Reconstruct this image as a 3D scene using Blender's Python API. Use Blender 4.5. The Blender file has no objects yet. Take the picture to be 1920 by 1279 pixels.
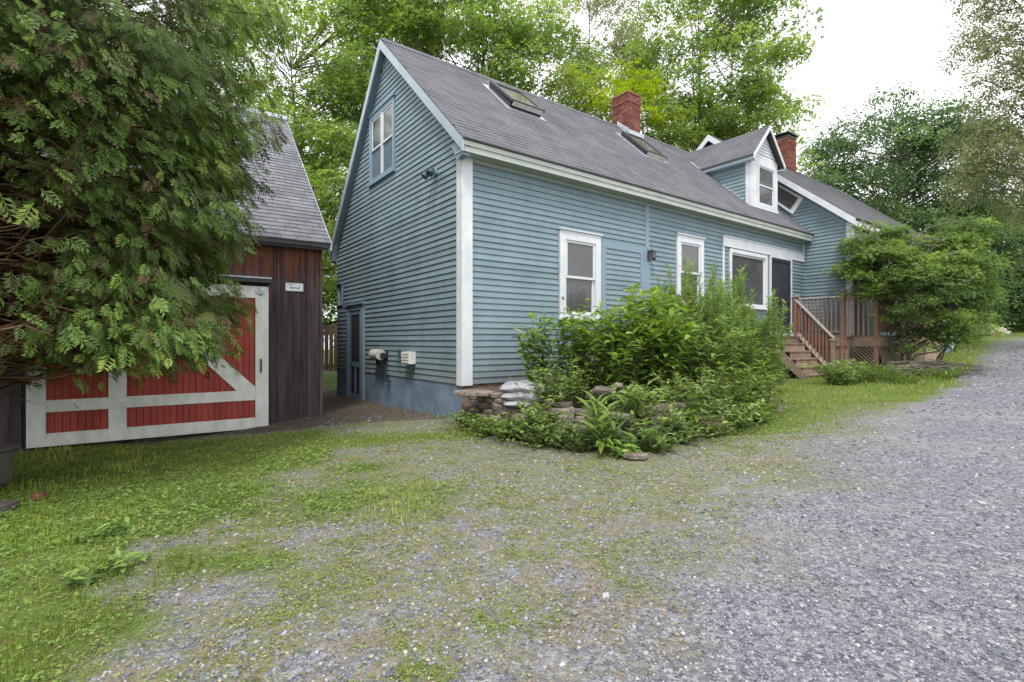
import bpy, math, random
import numpy as np
from mathutils import Vector, Matrix
R = math.radians
random.seed(7); rng = np.random.default_rng(7)
sc = bpy.context.scene
C = bpy.data.collections.new("place"); sc.collection.children.link(C)

# ---------------------------------------------------------------- camera, sky, sun, exposure
cd = bpy.data.cameras.new("camera"); cam = bpy.data.objects.new("camera", cd); C.objects.link(cam)
cam.location = (0, 0, 1.2); cam.rotation_euler = (R(90), 0, 0)
cd.sensor_width = 36; cd.lens = 36 * 950 / 1920; cd.clip_start = .05; cd.clip_end = 600
sc.camera = cam
w = bpy.data.worlds.new("World"); sc.world = w; w.use_nodes = True
nt = w.node_tree; nt.nodes.clear()
sky = nt.nodes.new("ShaderNodeTexSky"); sky.sky_type = 'NISHITA'; sky.sun_disc = False
SUN_EL, SUN_AZ = R(60), R(188)
sky.sun_elevation = SUN_EL; sky.sun_rotation = SUN_AZ
tc = nt.nodes.new("ShaderNodeTexCoord")
nz = nt.nodes.new("ShaderNodeTexNoise"); nz.inputs['Scale'].default_value = 1.6; nz.inputs['Detail'].default_value = 4
nt.links.new(tc.outputs['Generated'], nz.inputs['Vector'])
cr = nt.nodes.new("ShaderNodeValToRGB")
cr.color_ramp.elements[0].position = .3; cr.color_ramp.elements[0].color = (.86, .88, .91, 1)
cr.color_ramp.elements[1].position = .7; cr.color_ramp.elements[1].color = (.97, .97, .97, 1)
nt.links.new(nz.outputs['Fac'], cr.inputs['Fac'])
sca = nt.nodes.new("ShaderNodeVectorMath"); sca.operation = 'SCALE'; sca.inputs['Scale'].default_value = 9.5
nt.links.new(cr.outputs['Color'], sca.inputs[0])
mx = nt.nodes.new("ShaderNodeMixRGB"); mx.inputs['Fac'].default_value = .94
nt.links.new(sky.outputs['Color'], mx.inputs['Color1']); nt.links.new(sca.outputs['Vector'], mx.inputs['Color2'])
bg = nt.nodes.new("ShaderNodeBackground"); bg.inputs['Strength'].default_value = .1
wo = nt.nodes.new("ShaderNodeOutputWorld")
nt.links.new(mx.outputs['Color'], bg.inputs['Color']); nt.links.new(bg.outputs['Background'], wo.inputs['Surface'])
sd = bpy.data.lights.new("sun", 'SUN'); sd.energy = 1.4; sd.angle = R(12); sd.color = (1, .97, .92)
so = bpy.data.objects.new("sun", sd); C.objects.link(so)
dv = Vector((math.sin(SUN_AZ) * math.cos(SUN_EL), math.cos(SUN_AZ) * math.cos(SUN_EL), math.sin(SUN_EL)))
so.rotation_euler = dv.to_track_quat('Z', 'Y').to_euler(); so.location = (0, 0, 30)
sc.view_settings.view_transform = 'Standard'; sc.view_settings.look = 'None'
sc.view_settings.gamma = 1; sc.view_settings.exposure = 1.25; sc.view_settings.use_curve_mapping = False
sc.cycles.diffuse_bounces = 8; sc.cycles.transmission_bounces = 8; sc.cycles.transparent_max_bounces = 8; sc.cycles.max_bounces = 10

# ---------------------------------------------------------------- helpers
def tag(o, label=None, cat=None, group=None, kind=None):
    if label: o['label'] = label
    if cat: o['category'] = cat
    if group: o['group'] = group
    if kind: o['kind'] = kind
    return o
def link(name, me, mat=None, parent=None):
    o = bpy.data.objects.new(name, me); C.objects.link(o)
    if mat is not None and len(me.materials) == 0: me.materials.append(mat)
    if parent is not None: o.parent = parent
    return o
def thing(name, label, cat, loc=(0, 0, 0), rz=0, group=None):
    o = bpy.data.objects.new(name, None); C.objects.link(o); o.location = loc; o.rotation_euler = (0, 0, rz)
    o.empty_display_size = .2
    return tag(o, label, cat, group)
def hashn(ix, iy, seed):
    h = (ix.astype(np.int64) * 374761393 + iy.astype(np.int64) * 668265263 + seed * 144665) & 0x7fffffff
    h = ((h ^ (h >> 13)) * 1274126177) & 0x7fffffff
    return ((h ^ (h >> 16)) & 0xffff) / 65535.
def vnoise(x, y, seed=0):
    ix = np.floor(x); iy = np.floor(y); fx = x - ix; fy = y - iy
    fx = fx * fx * (3 - 2 * fx); fy = fy * fy * (3 - 2 * fy)
    a = hashn(ix, iy, seed); b = hashn(ix + 1, iy, seed); c = hashn(ix, iy + 1, seed); d = hashn(ix + 1, iy + 1, seed)
    return (a * (1 - fx) + b * fx) * (1 - fy) + (c * (1 - fx) + d * fx) * fy
def fbm(x, y, seed=0, o=4):
    s = 0; a = .5; t = 0
    for i in range(o):
        s = s + a * vnoise(x * 2 ** i, y * 2 ** i, seed + i * 7); t += a; a *= .5
    return s / t

class MB:
    """collects solids, builds one mesh"""
    def __init__(s): s.v = []; s.f = []
    def add(s, vs, fs):
        n = len(s.v); s.v += [tuple(q) for q in vs]; s.f += [tuple(i + n for i in q) for q in fs]; return s
    def box(s, a, b):
        x0, y0, z0 = a; x1, y1, z1 = b
        return s.hexa([(x0, y0, z0), (x1, y0, z0), (x1, y1, z0), (x0, y1, z0), (x0, y0, z1), (x1, y0, z1), (x1, y1, z1), (x0, y1, z1)])
    def hexa(s, v):
        return s.add(v, [(0, 3, 2, 1), (4, 5, 6, 7), (0, 1, 5, 4), (1, 2, 6, 5), (2, 3, 7, 6), (3, 0, 4, 7)])
    def prism(s, poly, off):
        n = len(poly); off = Vector(off); a = [Vector(p) for p in poly]; b = [p + off for p in a]
        return s.add(a + b, [tuple(range(n))[::-1], tuple(range(n, 2 * n))] + [(i, (i + 1) % n, n + (i + 1) % n, n + i) for i in range(n)])
    def beam(s, p, q, w_, h, up=(0, 0, 1)):
        p = Vector(p); q = Vector(q); d = (q - p).normalized(); sd_ = d.cross(Vector(up)).normalized(); u = sd_.cross(d)
        o = [(-w_ / 2, -h / 2), (w_ / 2, -h / 2), (w_ / 2, h / 2), (-w_ / 2, h / 2)]
        v = [p + sd_ * a + u * b for a, b in o] + [q + sd_ * a + u * b for a, b in o]
        return s.add(v, [(0, 1, 2, 3)[::-1], (4, 5, 6, 7), (0, 1, 5, 4), (1, 2, 6, 5), (2, 3, 7, 6), (3, 0, 4, 7)])
    def tube(s, pts, rad, n=8, cap=True):
        pts = [Vector(p) for p in pts]; base = len(s.v)
        if not hasattr(rad, '__len__'): rad = [rad] * len(pts)
        for i, p in enumerate(pts):
            d = (pts[min(i + 1, len(pts) - 1)] - pts[max(i - 1, 0)]).normalized()
            a = d.cross(Vector((0, 0, 1)));
            if a.length < .1: a = d.cross(Vector((1, 0, 0)))
            a.normalize(); b = d.cross(a)
            for k in range(n):
                t = 2 * math.pi * k / n; s.v.append(tuple(p + (a * math.cos(t) + b * math.sin(t)) * rad[i]))
        for i in range(len(pts) - 1):
            for k in range(n):
                s.f.append((base + i * n + k, base + i * n + (k + 1) % n, base + (i + 1) * n + (k + 1) % n, base + (i + 1) * n + k))
        if cap:
            s.f.append(tuple(base + k for k in range(n))[::-1]); s.f.append(tuple(base + (len(pts) - 1) * n + k for k in range(n)))
        return s
    def build(s, name, mat, parent=None, bevel=0, smooth=False):
        me = bpy.data.meshes.new(name); me.from_pydata(s.v, [], s.f); me.update()
        import bmesh
        bm = bmesh.new(); bm.from_mesh(me); bmesh.ops.recalc_face_normals(bm, faces=bm.faces)
        if bevel: bmesh.ops.bevel(bm, geom=bm.edges[:], offset=bevel, segments=1, affect='EDGES')
        bm.to_mesh(me); bm.free()
        if smooth: me.shade_smooth()
        return link(name, me, mat, parent)

def np_mesh(name, V, T, mat, parent=None, rnd=None, smooth=False, matidx=None, mats=None):
    me = bpy.data.meshes.new(name); V = np.ascontiguousarray(V, np.float32); T = np.ascontiguousarray(T, np.int32)
    me.vertices.add(len(V)); me.vertices.foreach_set("co", V.ravel())
    me.loops.add(T.size); me.loops.foreach_set("vertex_index", T.ravel())
    me.polygons.add(len(T)); me.polygons.foreach_set("loop_start", np.arange(0, T.size, T.shape[1], dtype=np.int32))
    me.update(calc_edges=True)
    if rnd is not None:
        a = me.attributes.new("rnd", 'FLOAT', 'FACE'); a.data.foreach_set("value", np.asarray(rnd, np.float32))
    if smooth: me.polygons.foreach_set("use_smooth", np.ones(len(T), bool))
    else: me.polygons.foreach_set("use_smooth", np.zeros(len(T), bool))
    return link(name, me, mat, parent)
def nrm(a): return a / np.maximum(np.linalg.norm(a, axis=-1, keepdims=True), 1e-9)
def scatter(tmpls, P, D, N, S, r=None):
    """instances of the templates as raw arrays: returns V,T,rnd"""
    n = len(P); X = nrm(D); Z = nrm(N - (N * X).sum(1, keepdims=True) * X); Y = np.cross(Z, X)
    if r is None: r = rng.random(n)
    which = rng.integers(0, len(tmpls), n); Vs = []; Ts = []; Rs = []; off = 0
    S = np.broadcast_to(np.asarray(S, float).reshape(-1, 1) if np.ndim(S) < 2 else S, (n, 3 if np.ndim(S) == 2 else 1))
    if S.shape[1] == 1: S = np.repeat(S, 3, 1)
    for k, (tv, tt) in enumerate(tmpls):
        m = which == k; c = m.sum()
        if not c: continue
        loc = tv[None] * S[m][:, None, :]
        V = P[m][:, None] + loc[..., 0:1] * X[m][:, None] + loc[..., 1:2] * Y[m][:, None] + loc[..., 2:3] * Z[m][:, None]
        Vs.append(V.reshape(-1, 3)); Ts.append((tt[None] + (np.arange(c) * len(tv))[:, None, None]).reshape(-1, 3) + off)
        Rs.append(np.repeat(r[m], len(tt))); off += c * len(tv)
    return np.concatenate(Vs), np.concatenate(Ts), np.concatenate(Rs)
def join(parts):
    off = 0; Vs = []; Ts = []; Rs = []
    for V, T, r in parts: Vs.append(V); Ts.append(T + off); Rs.append(r); off += len(V)
    return np.concatenate(Vs), np.concatenate(Ts), np.concatenate(Rs)
def tubes_np(paths, sides=4):
    """paths: list of (pts(k,3), radii(k)) -> V,T"""
    Vs = []; Ts = []; off = 0; ang = np.arange(sides) * 2 * np.pi / sides
    for P, r in paths:
        P = np.asarray(P, float); r = np.asarray(r, float); k = len(P)
        d = nrm(np.gradient(P, axis=0)); ref = np.where(np.abs(d[:, 2:3]) > .9, np.array([[1., 0, 0]]), np.array([[0, 0, 1.]]))
        a = nrm(np.cross(d, ref)); b = np.cross(d, a)
        V = P[:, None] + (a[:, None] * np.cos(ang)[None, :, None] + b[:, None] * np.sin(ang)[None, :, None]) * r[:, None, None]
        i = np.arange(k - 1)[:, None] * sides; j = np.arange(sides)[None]; j2 = (j + 1) % sides
        q = np.stack([i + j, i + j2, i + sides + j2, i + sides + j], -1).reshape(-1, 4)
        Ts.append(np.concatenate([q[:, [0, 1, 2]], q[:, [0, 2, 3]]]) + off); Vs.append(V.reshape(-1, 3)); off += k * sides
    return np.concatenate(Vs), np.concatenate(Ts)

# ---------------------------------------------------------------- materials
def mat(name, col, rough=.7, var=.12, scale=8, bump=0, bscale=60, spec=.35, col2=None, stretch=(1, 1, 1), metal=0, pieces=0):
    m = bpy.data.materials.new(name); m.use_nodes = True; n = m.node_tree.nodes; l = m.node_tree.links; b = n['Principled BSDF']
    b.inputs['Roughness'].default_value = rough; b.inputs['Specular IOR Level'].default_value = spec; b.inputs['Metallic'].default_value = metal
    t = n.new("ShaderNodeTexCoord"); mp = n.new("ShaderNodeMapping"); mp.inputs['Scale'].default_value = stretch
    l.new(t.outputs['Object'], mp.inputs['Vector'])
    z = n.new("ShaderNodeTexNoise"); z.inputs['Scale'].default_value = scale; z.inputs['Detail'].default_value = 6; z.inputs['Roughness'].default_value = .65
    l.new(mp.outputs['Vector'], z.inputs['Vector'])
    r = n.new("ShaderNodeValToRGB"); c = np.array(col); c2 = np.array(col2) if col2 is not None else c * (1 + var)
    c1 = c * (1 - var) if col2 is None else c
    r.color_ramp.elements[0].position = .32; r.color_ramp.elements[1].position = .68
    r.color_ramp.elements[0].color = (*c1, 1); r.color_ramp.elements[1].color = (*c2, 1)
    l.new(z.outputs['Fac'], r.inputs['Fac']); out = r.outputs['Color']
    if pieces:   # every object (or island) of the same kind a little different
        oi = n.new("ShaderNodeObjectInfo"); ge = n.new("ShaderNodeNewGeometry")
        ad = n.new("ShaderNodeMath"); ad.operation = 'ADD'; l.new(oi.outputs['Random'], ad.inputs[0]); l.new(ge.outputs['Random Per Island'], ad.inputs[1])
        fr = n.new("ShaderNodeMath"); fr.operation = 'FRACT'; l.new(ad.outputs[0], fr.inputs[0])
        mr = n.new("ShaderNodeMapRange"); mr.inputs['To Min'].default_value = 1 - pieces; mr.inputs['To Max'].default_value = 1 + pieces
        l.new(fr.outputs[0], mr.inputs['Value']); hs = n.new("ShaderNodeHueSaturation"); l.new(mr.outputs['Result'], hs.inputs['Value'])
        l.new(out, hs.inputs['Color']); out = hs.outputs['Color']
    l.new(out, b.inputs['Base Color'])
    if bump:
        z2 = n.new("ShaderNodeTexNoise"); z2.inputs['Scale'].default_value = bscale; z2.inputs['Detail'].default_value = 5
        l.new(mp.outputs['Vector'], z2.inputs['Vector']); bp = n.new("ShaderNodeBump"); bp.inputs['Strength'].default_value = bump; bp.inputs['Distance'].default_value = .02
        l.new(z2.outputs['Fac'], bp.inputs['Height']); l.new(bp.outputs['Normal'], b.inputs['Normal'])
    m['out'] = 1
    return m
def leafmat(name, stops, trans=.45, rough=.55):
    m = bpy.data.materials.new(name); m.use_nodes = True; n = m.node_tree.nodes; l = m.node_tree.links; b = n['Principled BSDF']
    a = n.new("ShaderNodeAttribute"); a.attribute_name = "rnd"
    r = n.new("ShaderNodeValToRGB"); e = r.color_ramp.elements
    while len(e) < len(stops): e.new(.5)
    for i, (p, c) in enumerate(stops): e[i].position = p; e[i].color = (*c, 1)
    l.new(a.outputs['Fac'], r.inputs['Fac'])
    l.new(r.outputs['Color'], b.inputs['Base Color']); b.inputs['Roughness'].default_value = rough; b.inputs['Specular IOR Level'].default_value = .3
    tr = n.new("ShaderNodeBsdfTranslucent"); hs = n.new("ShaderNodeHueSaturation"); hs.inputs['Value'].default_value = 1.3; hs.inputs['Hue'].default_value = .485; hs.inputs['Saturation'].default_value = 1.1
    l.new(r.outputs['Color'], hs.inputs['Color']); l.new(hs.outputs['Color'], tr.inputs['Color'])
    mxs = n.new("ShaderNodeMixShader"); mxs.inputs['Fac'].default_value = trans
    l.new(b.outputs['BSDF'], mxs.inputs[1]); l.new(tr.outputs['BSDF'], mxs.inputs[2]); l.new(mxs.outputs['Shader'], n['Material Output'].inputs['Surface'])
    return m

M_SID = mat("blue_siding_paint", (.140, .200, .232), .6, .14, 1.4, .15, 90, col2=(.186, .250, .282), stretch=(1, 1, 1), pieces=.085)
def grime(m):
    n = m.node_tree.nodes; l = m.node_tree.links; b = n['Principled BSDF']; src = b.inputs['Base Color'].links[0].from_socket
    t = n.new("ShaderNodeTexCoord"); sp = n.new("ShaderNodeSeparateXYZ"); l.new(t.outputs['Object'], sp.inputs[0])
    mp = n.new("ShaderNodeMapping"); mp.inputs['Scale'].default_value = (1.6, 1.6, .45); l.new(t.outputs['Object'], mp.inputs[0])
    z = n.new("ShaderNodeTexNoise"); z.inputs['Scale'].default_value = 1.8; z.inputs['Detail'].default_value = 8; z.inputs['Roughness'].default_value = .7; l.new(mp.outputs[0], z.inputs['Vector'])
    r = n.new("ShaderNodeMapRange"); r.inputs['From Min'].default_value = .5; r.inputs['From Max'].default_value = .72; r.inputs['To Max'].default_value = .34; l.new(z.outputs['Fac'], r.inputs['Value'])
    m1 = n.new("ShaderNodeMixRGB"); l.new(r.outputs[0], m1.inputs['Fac']); l.new(src, m1.inputs['Color1']); m1.inputs['Color2'].default_value = (.10, .125, .12, 1)
    # splash of soil on the lowest boards
    a = n.new("ShaderNodeMath"); a.operation = 'MULTIPLY_ADD'; a.inputs[1].default_value = -.9; l.new(z.outputs['Fac'], a.inputs[0]); l.new(sp.outputs['Z'], a.inputs[2])
    q = n.new("ShaderNodeMapRange"); q.inputs['From Min'].default_value = .05; q.inputs['From Max'].default_value = .7; q.inputs['To Min'].default_value = .42; q.inputs['To Max'].default_value = 0; l.new(a.outputs[0], q.inputs['Value'])
    m2 = n.new("ShaderNodeMixRGB"); l.new(q.outputs[0], m2.inputs['Fac']); l.new(m1.outputs[0], m2.inputs['Color1']); m2.inputs['Color2'].default_value = (.12, .115, .095, 1)
    l.new(m2.outputs[0], b.inputs['Base Color'])
grime(M_SID)
M_SIDB = mat("siding_backing", (.09, .125, .15), .8, .1)  # shade put into the colour, to strengthen the clapboards' shadow lines
M_TRIMB = mat("blue_trim_paint", (.19, .26, .32), .55, .08, 3, .05)
M_FND = mat("painted_foundation", (.085, .125, .17), .8, .1, 2.5, .35, 40, col2=(.17, .23, .29))
M_WHT = mat("white_paint", (.50, .52, .55), .5, .1, 3, .06, 60, col2=(.62, .635, .66))
M_FAS = mat("fascia_paint_green_reflection", (.33, .37, .34), .55, .1, 2, .05, col2=(.43, .45, .41))  # greenish reflected light put into the fascia's colour
M_SOF = mat("soffit_paint", (.32, .36, .31), .6, .1, 2, .05, col2=(.42, .43, .37))
M_GLS = mat("window_glass", (.055, .057, .062), .06, .25, 1.2, 0, spec=.5, col2=(.10, .10, .105))
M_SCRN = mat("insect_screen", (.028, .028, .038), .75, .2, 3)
M_SHG = mat("asphalt_shingles", (.10, .102, .114), .9, .2, 1.6, .4, 160, spec=.15, col2=(.148, .148, .162), pieces=.06)
M_SLATE = mat("barn_shingles", (.125, .128, .145), .85, .2, 3, .3, 120, spec=.2, col2=(.185, .188, .21), pieces=.15)
M_DRIP = mat("dark_drip_edge", (.05, .045, .045), .5)
M_BRICK = mat("red_brick", (.125, .045, .036), .85, .2, 9, .4, 60, spec=.15, col2=(.23, .095, .075), pieces=.3)
M_MORT = mat("mortar", (.22, .17, .15), .9, .2, 20)
M_LEAD = mat("metal_flashing", (.42, .45, .48), .4, .2, 10, metal=.4)
M_BLK = mat("black_metal", (.025, .028, .035), .4, .2)
M_BLUE = mat("dark_blue_metal", (.05, .09, .12), .45, .2)
M_GREY = mat("grey_plastic", (.45, .43, .38), .5, .2, 10)
M_RED = mat("barn_red_paint", (.25, .034, .024), .65, .2, 5, .2, 60, col2=(.34, .055, .04), stretch=(1, 1, .25), pieces=.12)
M_REDB = mat("red_backing", (.10, .015, .012), .8)
M_WHTW = mat("weathered_white_paint", (.50, .50, .46), .6, .1, 6, .15, 50, col2=(.70, .70, .68), stretch=(1, 1, .4))
M_DECK = mat("weathered_deck_wood", (.17, .115, .085), .8, .2, 5, .3, 60, col2=(.30, .215, .165), stretch=(1, 4, 1), pieces=.15)
M_RAIL = mat("red_brown_rail_wood", (.17, .08, .055), .7, .2, 8, .25, 60, col2=(.25, .14, .10), pieces=.12)
M_RAILG = mat("grey_worn_rail_wood", (.32, .27, .24), .75, .2, 12, .25, 60, col2=(.48, .44, .41))
M_FENCE = mat("tan_fence_wood", (.25, .19, .13), .8, .2, 6, .2, 50, stretch=(1, 1, .3), pieces=.15)
M_STONE = mat("bed_stone", (.07, .055, .045), .9, .3, 7, .7, 30, spec=.2, col2=(.22, .19, .16), pieces=.35)
M_BAG = mat("bag_plastic", (.19, .19, .215), .45, .1, 4, .35, 18, col2=(.33, .33, .365))
M_SOIL = mat("soil", (.06, .042, .03), .95, .3, 9, .8, 30, spec=.1, col2=(.14, .10, .075))
M_BARK = mat("grey_bark", (.10, .085, .07), .9, .3, 9, .6, 30, spec=.1, col2=(.20, .18, .155), stretch=(1, 1, .3))
M_BARKR = mat("cedar_bark", (.10, .058, .036), .9, .3, 9, .6, 30, spec=.1, col2=(.24, .15, .095), stretch=(1, 1, .3))
M_TUB = mat("weathered_tub_metal", (.05, .045, .044), .6, .3, 3, .2, 30, col2=(.12, .095, .085), stretch=(1, 1, .4))
M_RAKE = mat("pale_blue_rake_paint", (.30, .36, .41), .55, .1, 3, .05, col2=(.37, .43, .47))
M_STEM = mat("green_stems", (.06, .08, .025), .8, .2, 6, col2=(.12, .11, .05))
# barn boards: purple-brown grey where rain hits, still red-brown under the eave
def barnwood():
    m = mat("barn_board_wood", (.035, .026, .03), .85, .2, 5, .5, 40, spec=.15, col2=(.10, .078, .084), stretch=(3, 3, .18), pieces=.3)
    n = m.node_tree.nodes; l = m.node_tree.links; b = n['Principled BSDF']
    src = b.inputs['Base Color'].links[0].from_socket
    g = n.new("ShaderNodeNewGeometry"); sp = n.new("ShaderNodeSeparateXYZ"); l.new(g.outputs['Position'], sp.inputs[0])
    z = n.new("ShaderNodeTexNoise"); z.inputs['Scale'].default_value = 4; z.inputs['Detail'].default_value = 5
    mp = n.new("ShaderNodeMapping"); mp.inputs['Scale'].default_value = (3.5, 3.5, .3); l.new(g.outputs['Position'], mp.inputs[0]); l.new(mp.outputs[0], z.inputs['Vector'])
    ma = n.new("ShaderNodeMath"); ma.operation = 'MULTIPLY_ADD'; ma.inputs[1].default_value = 3.2; l.new(z.outputs['Fac'], ma.inputs[0]); l.new(sp.outputs['Z'], ma.inputs[2])
    mr = n.new("ShaderNodeMapRange"); mr.inputs['From Min'].default_value = 3.75; mr.inputs['From Max'].default_value = 4.7
    l.new(ma.outputs[0], mr.inputs['Value'])
    mxx = n.new("ShaderNodeMixRGB"); l.new(mr.outputs[0], mxx.inputs['Fac']); l.new(src, mxx.inputs['Color1']); mxx.inputs['Color2'].default_value = (.26, .085, .04, 1)
    mr.inputs['To Max'].default_value = .75
    l.new(mxx.outputs[0], b.inputs['Base Color']); return m
M_BARN = barnwood()

# ---------------------------------------------------------------- ground
def gz(x, y):
    x = np.asarray(x, float); y = np.asarray(y, float)
    z = -.01 + .0024 * (y - 7.8)
    z = z + np.where(x < -.7, .042 * (x + .7), 0.03 * (np.minimum(x, 8) + .7)) + .06 * np.log1p(np.exp(np.clip((x - 8) * 1.6, -40, 40))) / 1.6
    z = z - .12 * np.exp(-(((x + 4.8) / 1.6) ** 2 + ((y - 7.6) / 1.3) ** 2))
    return np.where(x > 60, -.01 + .0024 * (y - 7.8) + .26 + .06 * 52, z)
def gmasks(x, y):
    n1 = fbm(x * .9, y * .9, 3); n2 = fbm(x * 3.1, y * 3.1, 11); n3 = fbm(x * 9, y * 9, 21)
    jit = (n1 - .5) * 2.2 + (n2 - .5) * 1.4
    # drive: right of a line running away to the right
    dv_ = x - (.45 + .93 * (y - 2)) + jit * .9
    far_ = x - (6.2 + .93 * (y - 2) + 1.0)
    drive = np.clip(dv_ / 1.3 + .5, 0, 1) * np.clip(.5 - (far_ + jit * .4) / .8, 0, 1)
    lb = np.interp(y, [4.9, 8, 10.2, 13.5, 18, 30, 60], [3.5, 6.4, 8.9, 12.5, 16.9, 29, 62]); rb_ = lb + np.interp(y, [9, 12, 14.5, 18, 30], [7, 2.9, 1.5, 1.9, 2.6])
    drive = np.where(y > 7.5, np.clip((x - lb + jit * .35) / .6 + .5, 0, 1) * np.clip(.5 - (x - rb_ + jit * .3) / .5, 0, 1), drive)
    drive = np.where((y < 7.5) & (x > .45 + .93 * (y - 2)), np.clip(dv_ / 1.3 + .5, 0, 1), drive)
    lawn = np.clip((-(x + 1.5 + .28 * (y - 2)) + jit * .75) / .5 + .5, 0, 1)
    lawn = np.maximum(lawn, np.clip(1.25 - np.hypot((x + 1.15) / .75, (y - 4.0) / .55) + jit * .35, 0, 1) * .9)
    lawn = np.maximum(lawn, np.clip(1.2 - np.hypot((x + 1.5) / .35, (y - 5.0) / .25) + jit * .3, 0, 1))
    lawn = np.maximum(lawn, np.clip(1.3 - np.abs((y - 6.6 - .06 * x) / .45) + jit * .6, 0, 1) * (x < -.3) * (x > -3.6))
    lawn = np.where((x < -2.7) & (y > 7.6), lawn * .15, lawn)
    lawn = np.maximum(lawn, (y > 15) * (1 - drive))
    # strip in front of bed, steps and deck
    edge = np.clip(1.4 - np.abs(x - (.1 + .98 * (y - 2) - 1.8)) / 1.5 + jit * .5, 0, 1) * (y > 6.0)
    lawn = np.maximum(lawn, edge * (1 - drive))
    lawn = np.maximum(lawn, (x > 4.5) * (y > 8.2) * np.clip(1.1 + jit * .3, 0, 1) * (1 - drive))
    moss = np.clip(1 - drive * 1.2, 0, 1) * np.clip((n2 - .42) * 4.5 + .42 + np.clip((y - 2.6) / 3.0, -.35, .8), 0, 1)
    dark_dirt = (x < -1.0) & (y > 7.9) & (y < 15) & (x > -5)  # dark dirt region between barn and house
    moss = np.where(dark_dirt, moss * .2, moss)
    return drive, np.clip(lawn, 0, 1), moss, dark_dirt.astype(float)
def axis(a, b, fa, fb, fine):
    inner = np.arange(fa, fb, fine); L = fa - np.geomspace(.12, fa - a, 34)[::-1]; Rr = fb + np.geomspace(.12, b - fb, 34)
    return np.concatenate([L, inner, Rr])
xs = axis(-160, 240, -8, 11, .08); ys = axis(-120, 300, .6, 14, .08)
GX, GY = np.meshgrid(xs, ys); gx = GX.ravel(); gy = GY.ravel()
drive_, lawn_, moss_, dark_dirt_ = gmasks(gx, gy)
near = (np.abs(gx) < 14) & (gy < 18) & (gy > 0)
gzz = gz(gx, gy) + np.where(near, (fbm(gx * 1.3, gy * 1.3, 5) - .5) * .05 + (fbm(gx * 9, gy * 9, 8) - .5) * .016, 0)
nx, ny = len(xs), len(ys); ii = (np.arange(ny - 1)[:, None] * nx + np.arange(nx - 1)[None]).ravel()
Q = np.stack([ii, ii + 1, ii + nx + 1, ii + nx], 1)
def ground_mat():
    m = bpy.data.materials.new("gravel_moss_and_soil"); m.use_nodes = True; n = m.node_tree.nodes; l = m.node_tree.links; b = n['Principled BSDF']
    b.inputs['Roughness'].default_value = .92; b.inputs['Specular IOR Level'].default_value = .2
    g = n.new("ShaderNodeNewGeometry")
    def noise(s, d=5):
        z = n.new("ShaderNodeTexNoise"); z.inputs['Scale'].default_value = s; z.inputs['Detail'].default_value = d; z.inputs['Roughness'].default_value = .7; l.new(g.outputs['Position'], z.inputs['Vector']); return z.outputs['Fac']
    def ramp(src, st):
        r = n.new("ShaderNodeValToRGB"); e = r.color_ramp.elements
        while len(e) < len(st): e.new(.5)
        for i, (p, c) in enumerate(st): e[i].position = p; e[i].color = (*c, 1)
        l.new(src, r.inputs['Fac']); return r.outputs['Color']
    def mix(f, a, c):
        q = n.new("ShaderNodeMixRGB"); l.new(f, q.inputs['Fac']); l.new(a, q.inputs['Color1']); l.new(c, q.inputs['Color2']); return q.outputs['Color']
    def attr(nm): a = n.new("ShaderNodeAttribute"); a.attribute_name = nm; return a.outputs['Fac']
    def voro(s):
        v = n.new("ShaderNodeTexVoronoi"); v.inputs['Scale'].default_value = s; v.inputs['Randomness'].default_value = 1; l.new(g.outputs['Position'], v.inputs['Vector']); return v
    v1 = voro(95); v2 = voro(40)
    sepc = n.new("ShaderNodeSeparateColor"); l.new(v1.outputs['Color'], sepc.inputs[0])
    sepd = n.new("ShaderNodeSeparateColor"); l.new(v2.outputs['Color'], sepd.inputs[0])
    stops = [(0, (.05, .053, .066)), (.3, (.13, .134, .158)), (.65, (.20, .205, .235)), (.9, (.31, .31, .335)), (1, (.42, .41, .40))]
    ga = ramp(sepc.outputs[0], stops); gb = ramp(sepd.outputs[0], stops)
    grav = mix(noise(3.0), ga, gb)
    # dusty pale wear where tyres run
    big = ramp(noise(.8, 4), [(.50, (0, 0, 0)), (.72, (.6, .6, .6))]); 
    dust = ramp(noise(60), [(.3, (.22, .215, .215)), (.7, (.36, .35, .345))])
    grav = mix(big, grav, dust)
    dirt = ramp(noise(30), [(.3, (.10, .082, .055)), (.5, (.20, .17, .12)), (.7, (.32, .28, .22))])
    mossc = ramp(noise(22), [(.3, (.06, .085, .022)), (.5, (.14, .165, .045)), (.72, (.22, .23, .09))])
    grassc = ramp(noise(26), [(.3, (.05, .075, .018)), (.55, (.11, .16, .032)), (.75, (.19, .20, .08))])
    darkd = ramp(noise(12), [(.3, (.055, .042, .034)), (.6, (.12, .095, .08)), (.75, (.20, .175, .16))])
    # between drive and lawn: mottled gravel, dirt and moss
    mot = ramp(noise(5.5, 6), [(.42, (0, 0, 0)), (.58, (1, 1, 1))])
    base = mix(mot, grav, dirt)
    fm = n.new("ShaderNodeMath"); fm.operation = 'MULTIPLY'; l.new(attr("moss"), fm.inputs[0])
    mm = ramp(noise(34, 3), [(.40, (0, 0, 0)), (.60, (1, 1, 1))]); l.new(mm, fm.inputs[1])
    base = mix(fm.outputs[0], base, mossc)
    base = mix(attr("drive"), base, grav)
    base = mix(attr("lawn"), base, grassc)
    base = mix(attr("dark_dirt"), base, darkd)
    l.new(base, b.inputs['Base Color'])
    hs = n.new("ShaderNodeMath"); hs.operation = 'ADD'; l.new(v1.outputs['Distance'], hs.inputs[0]); l.new(noise(90), hs.inputs[1])
    bp = n.new("ShaderNodeBump"); bp.inputs['Strength'].default_value = .9; bp.inputs['Distance'].default_value = .012; bp.invert = True
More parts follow.
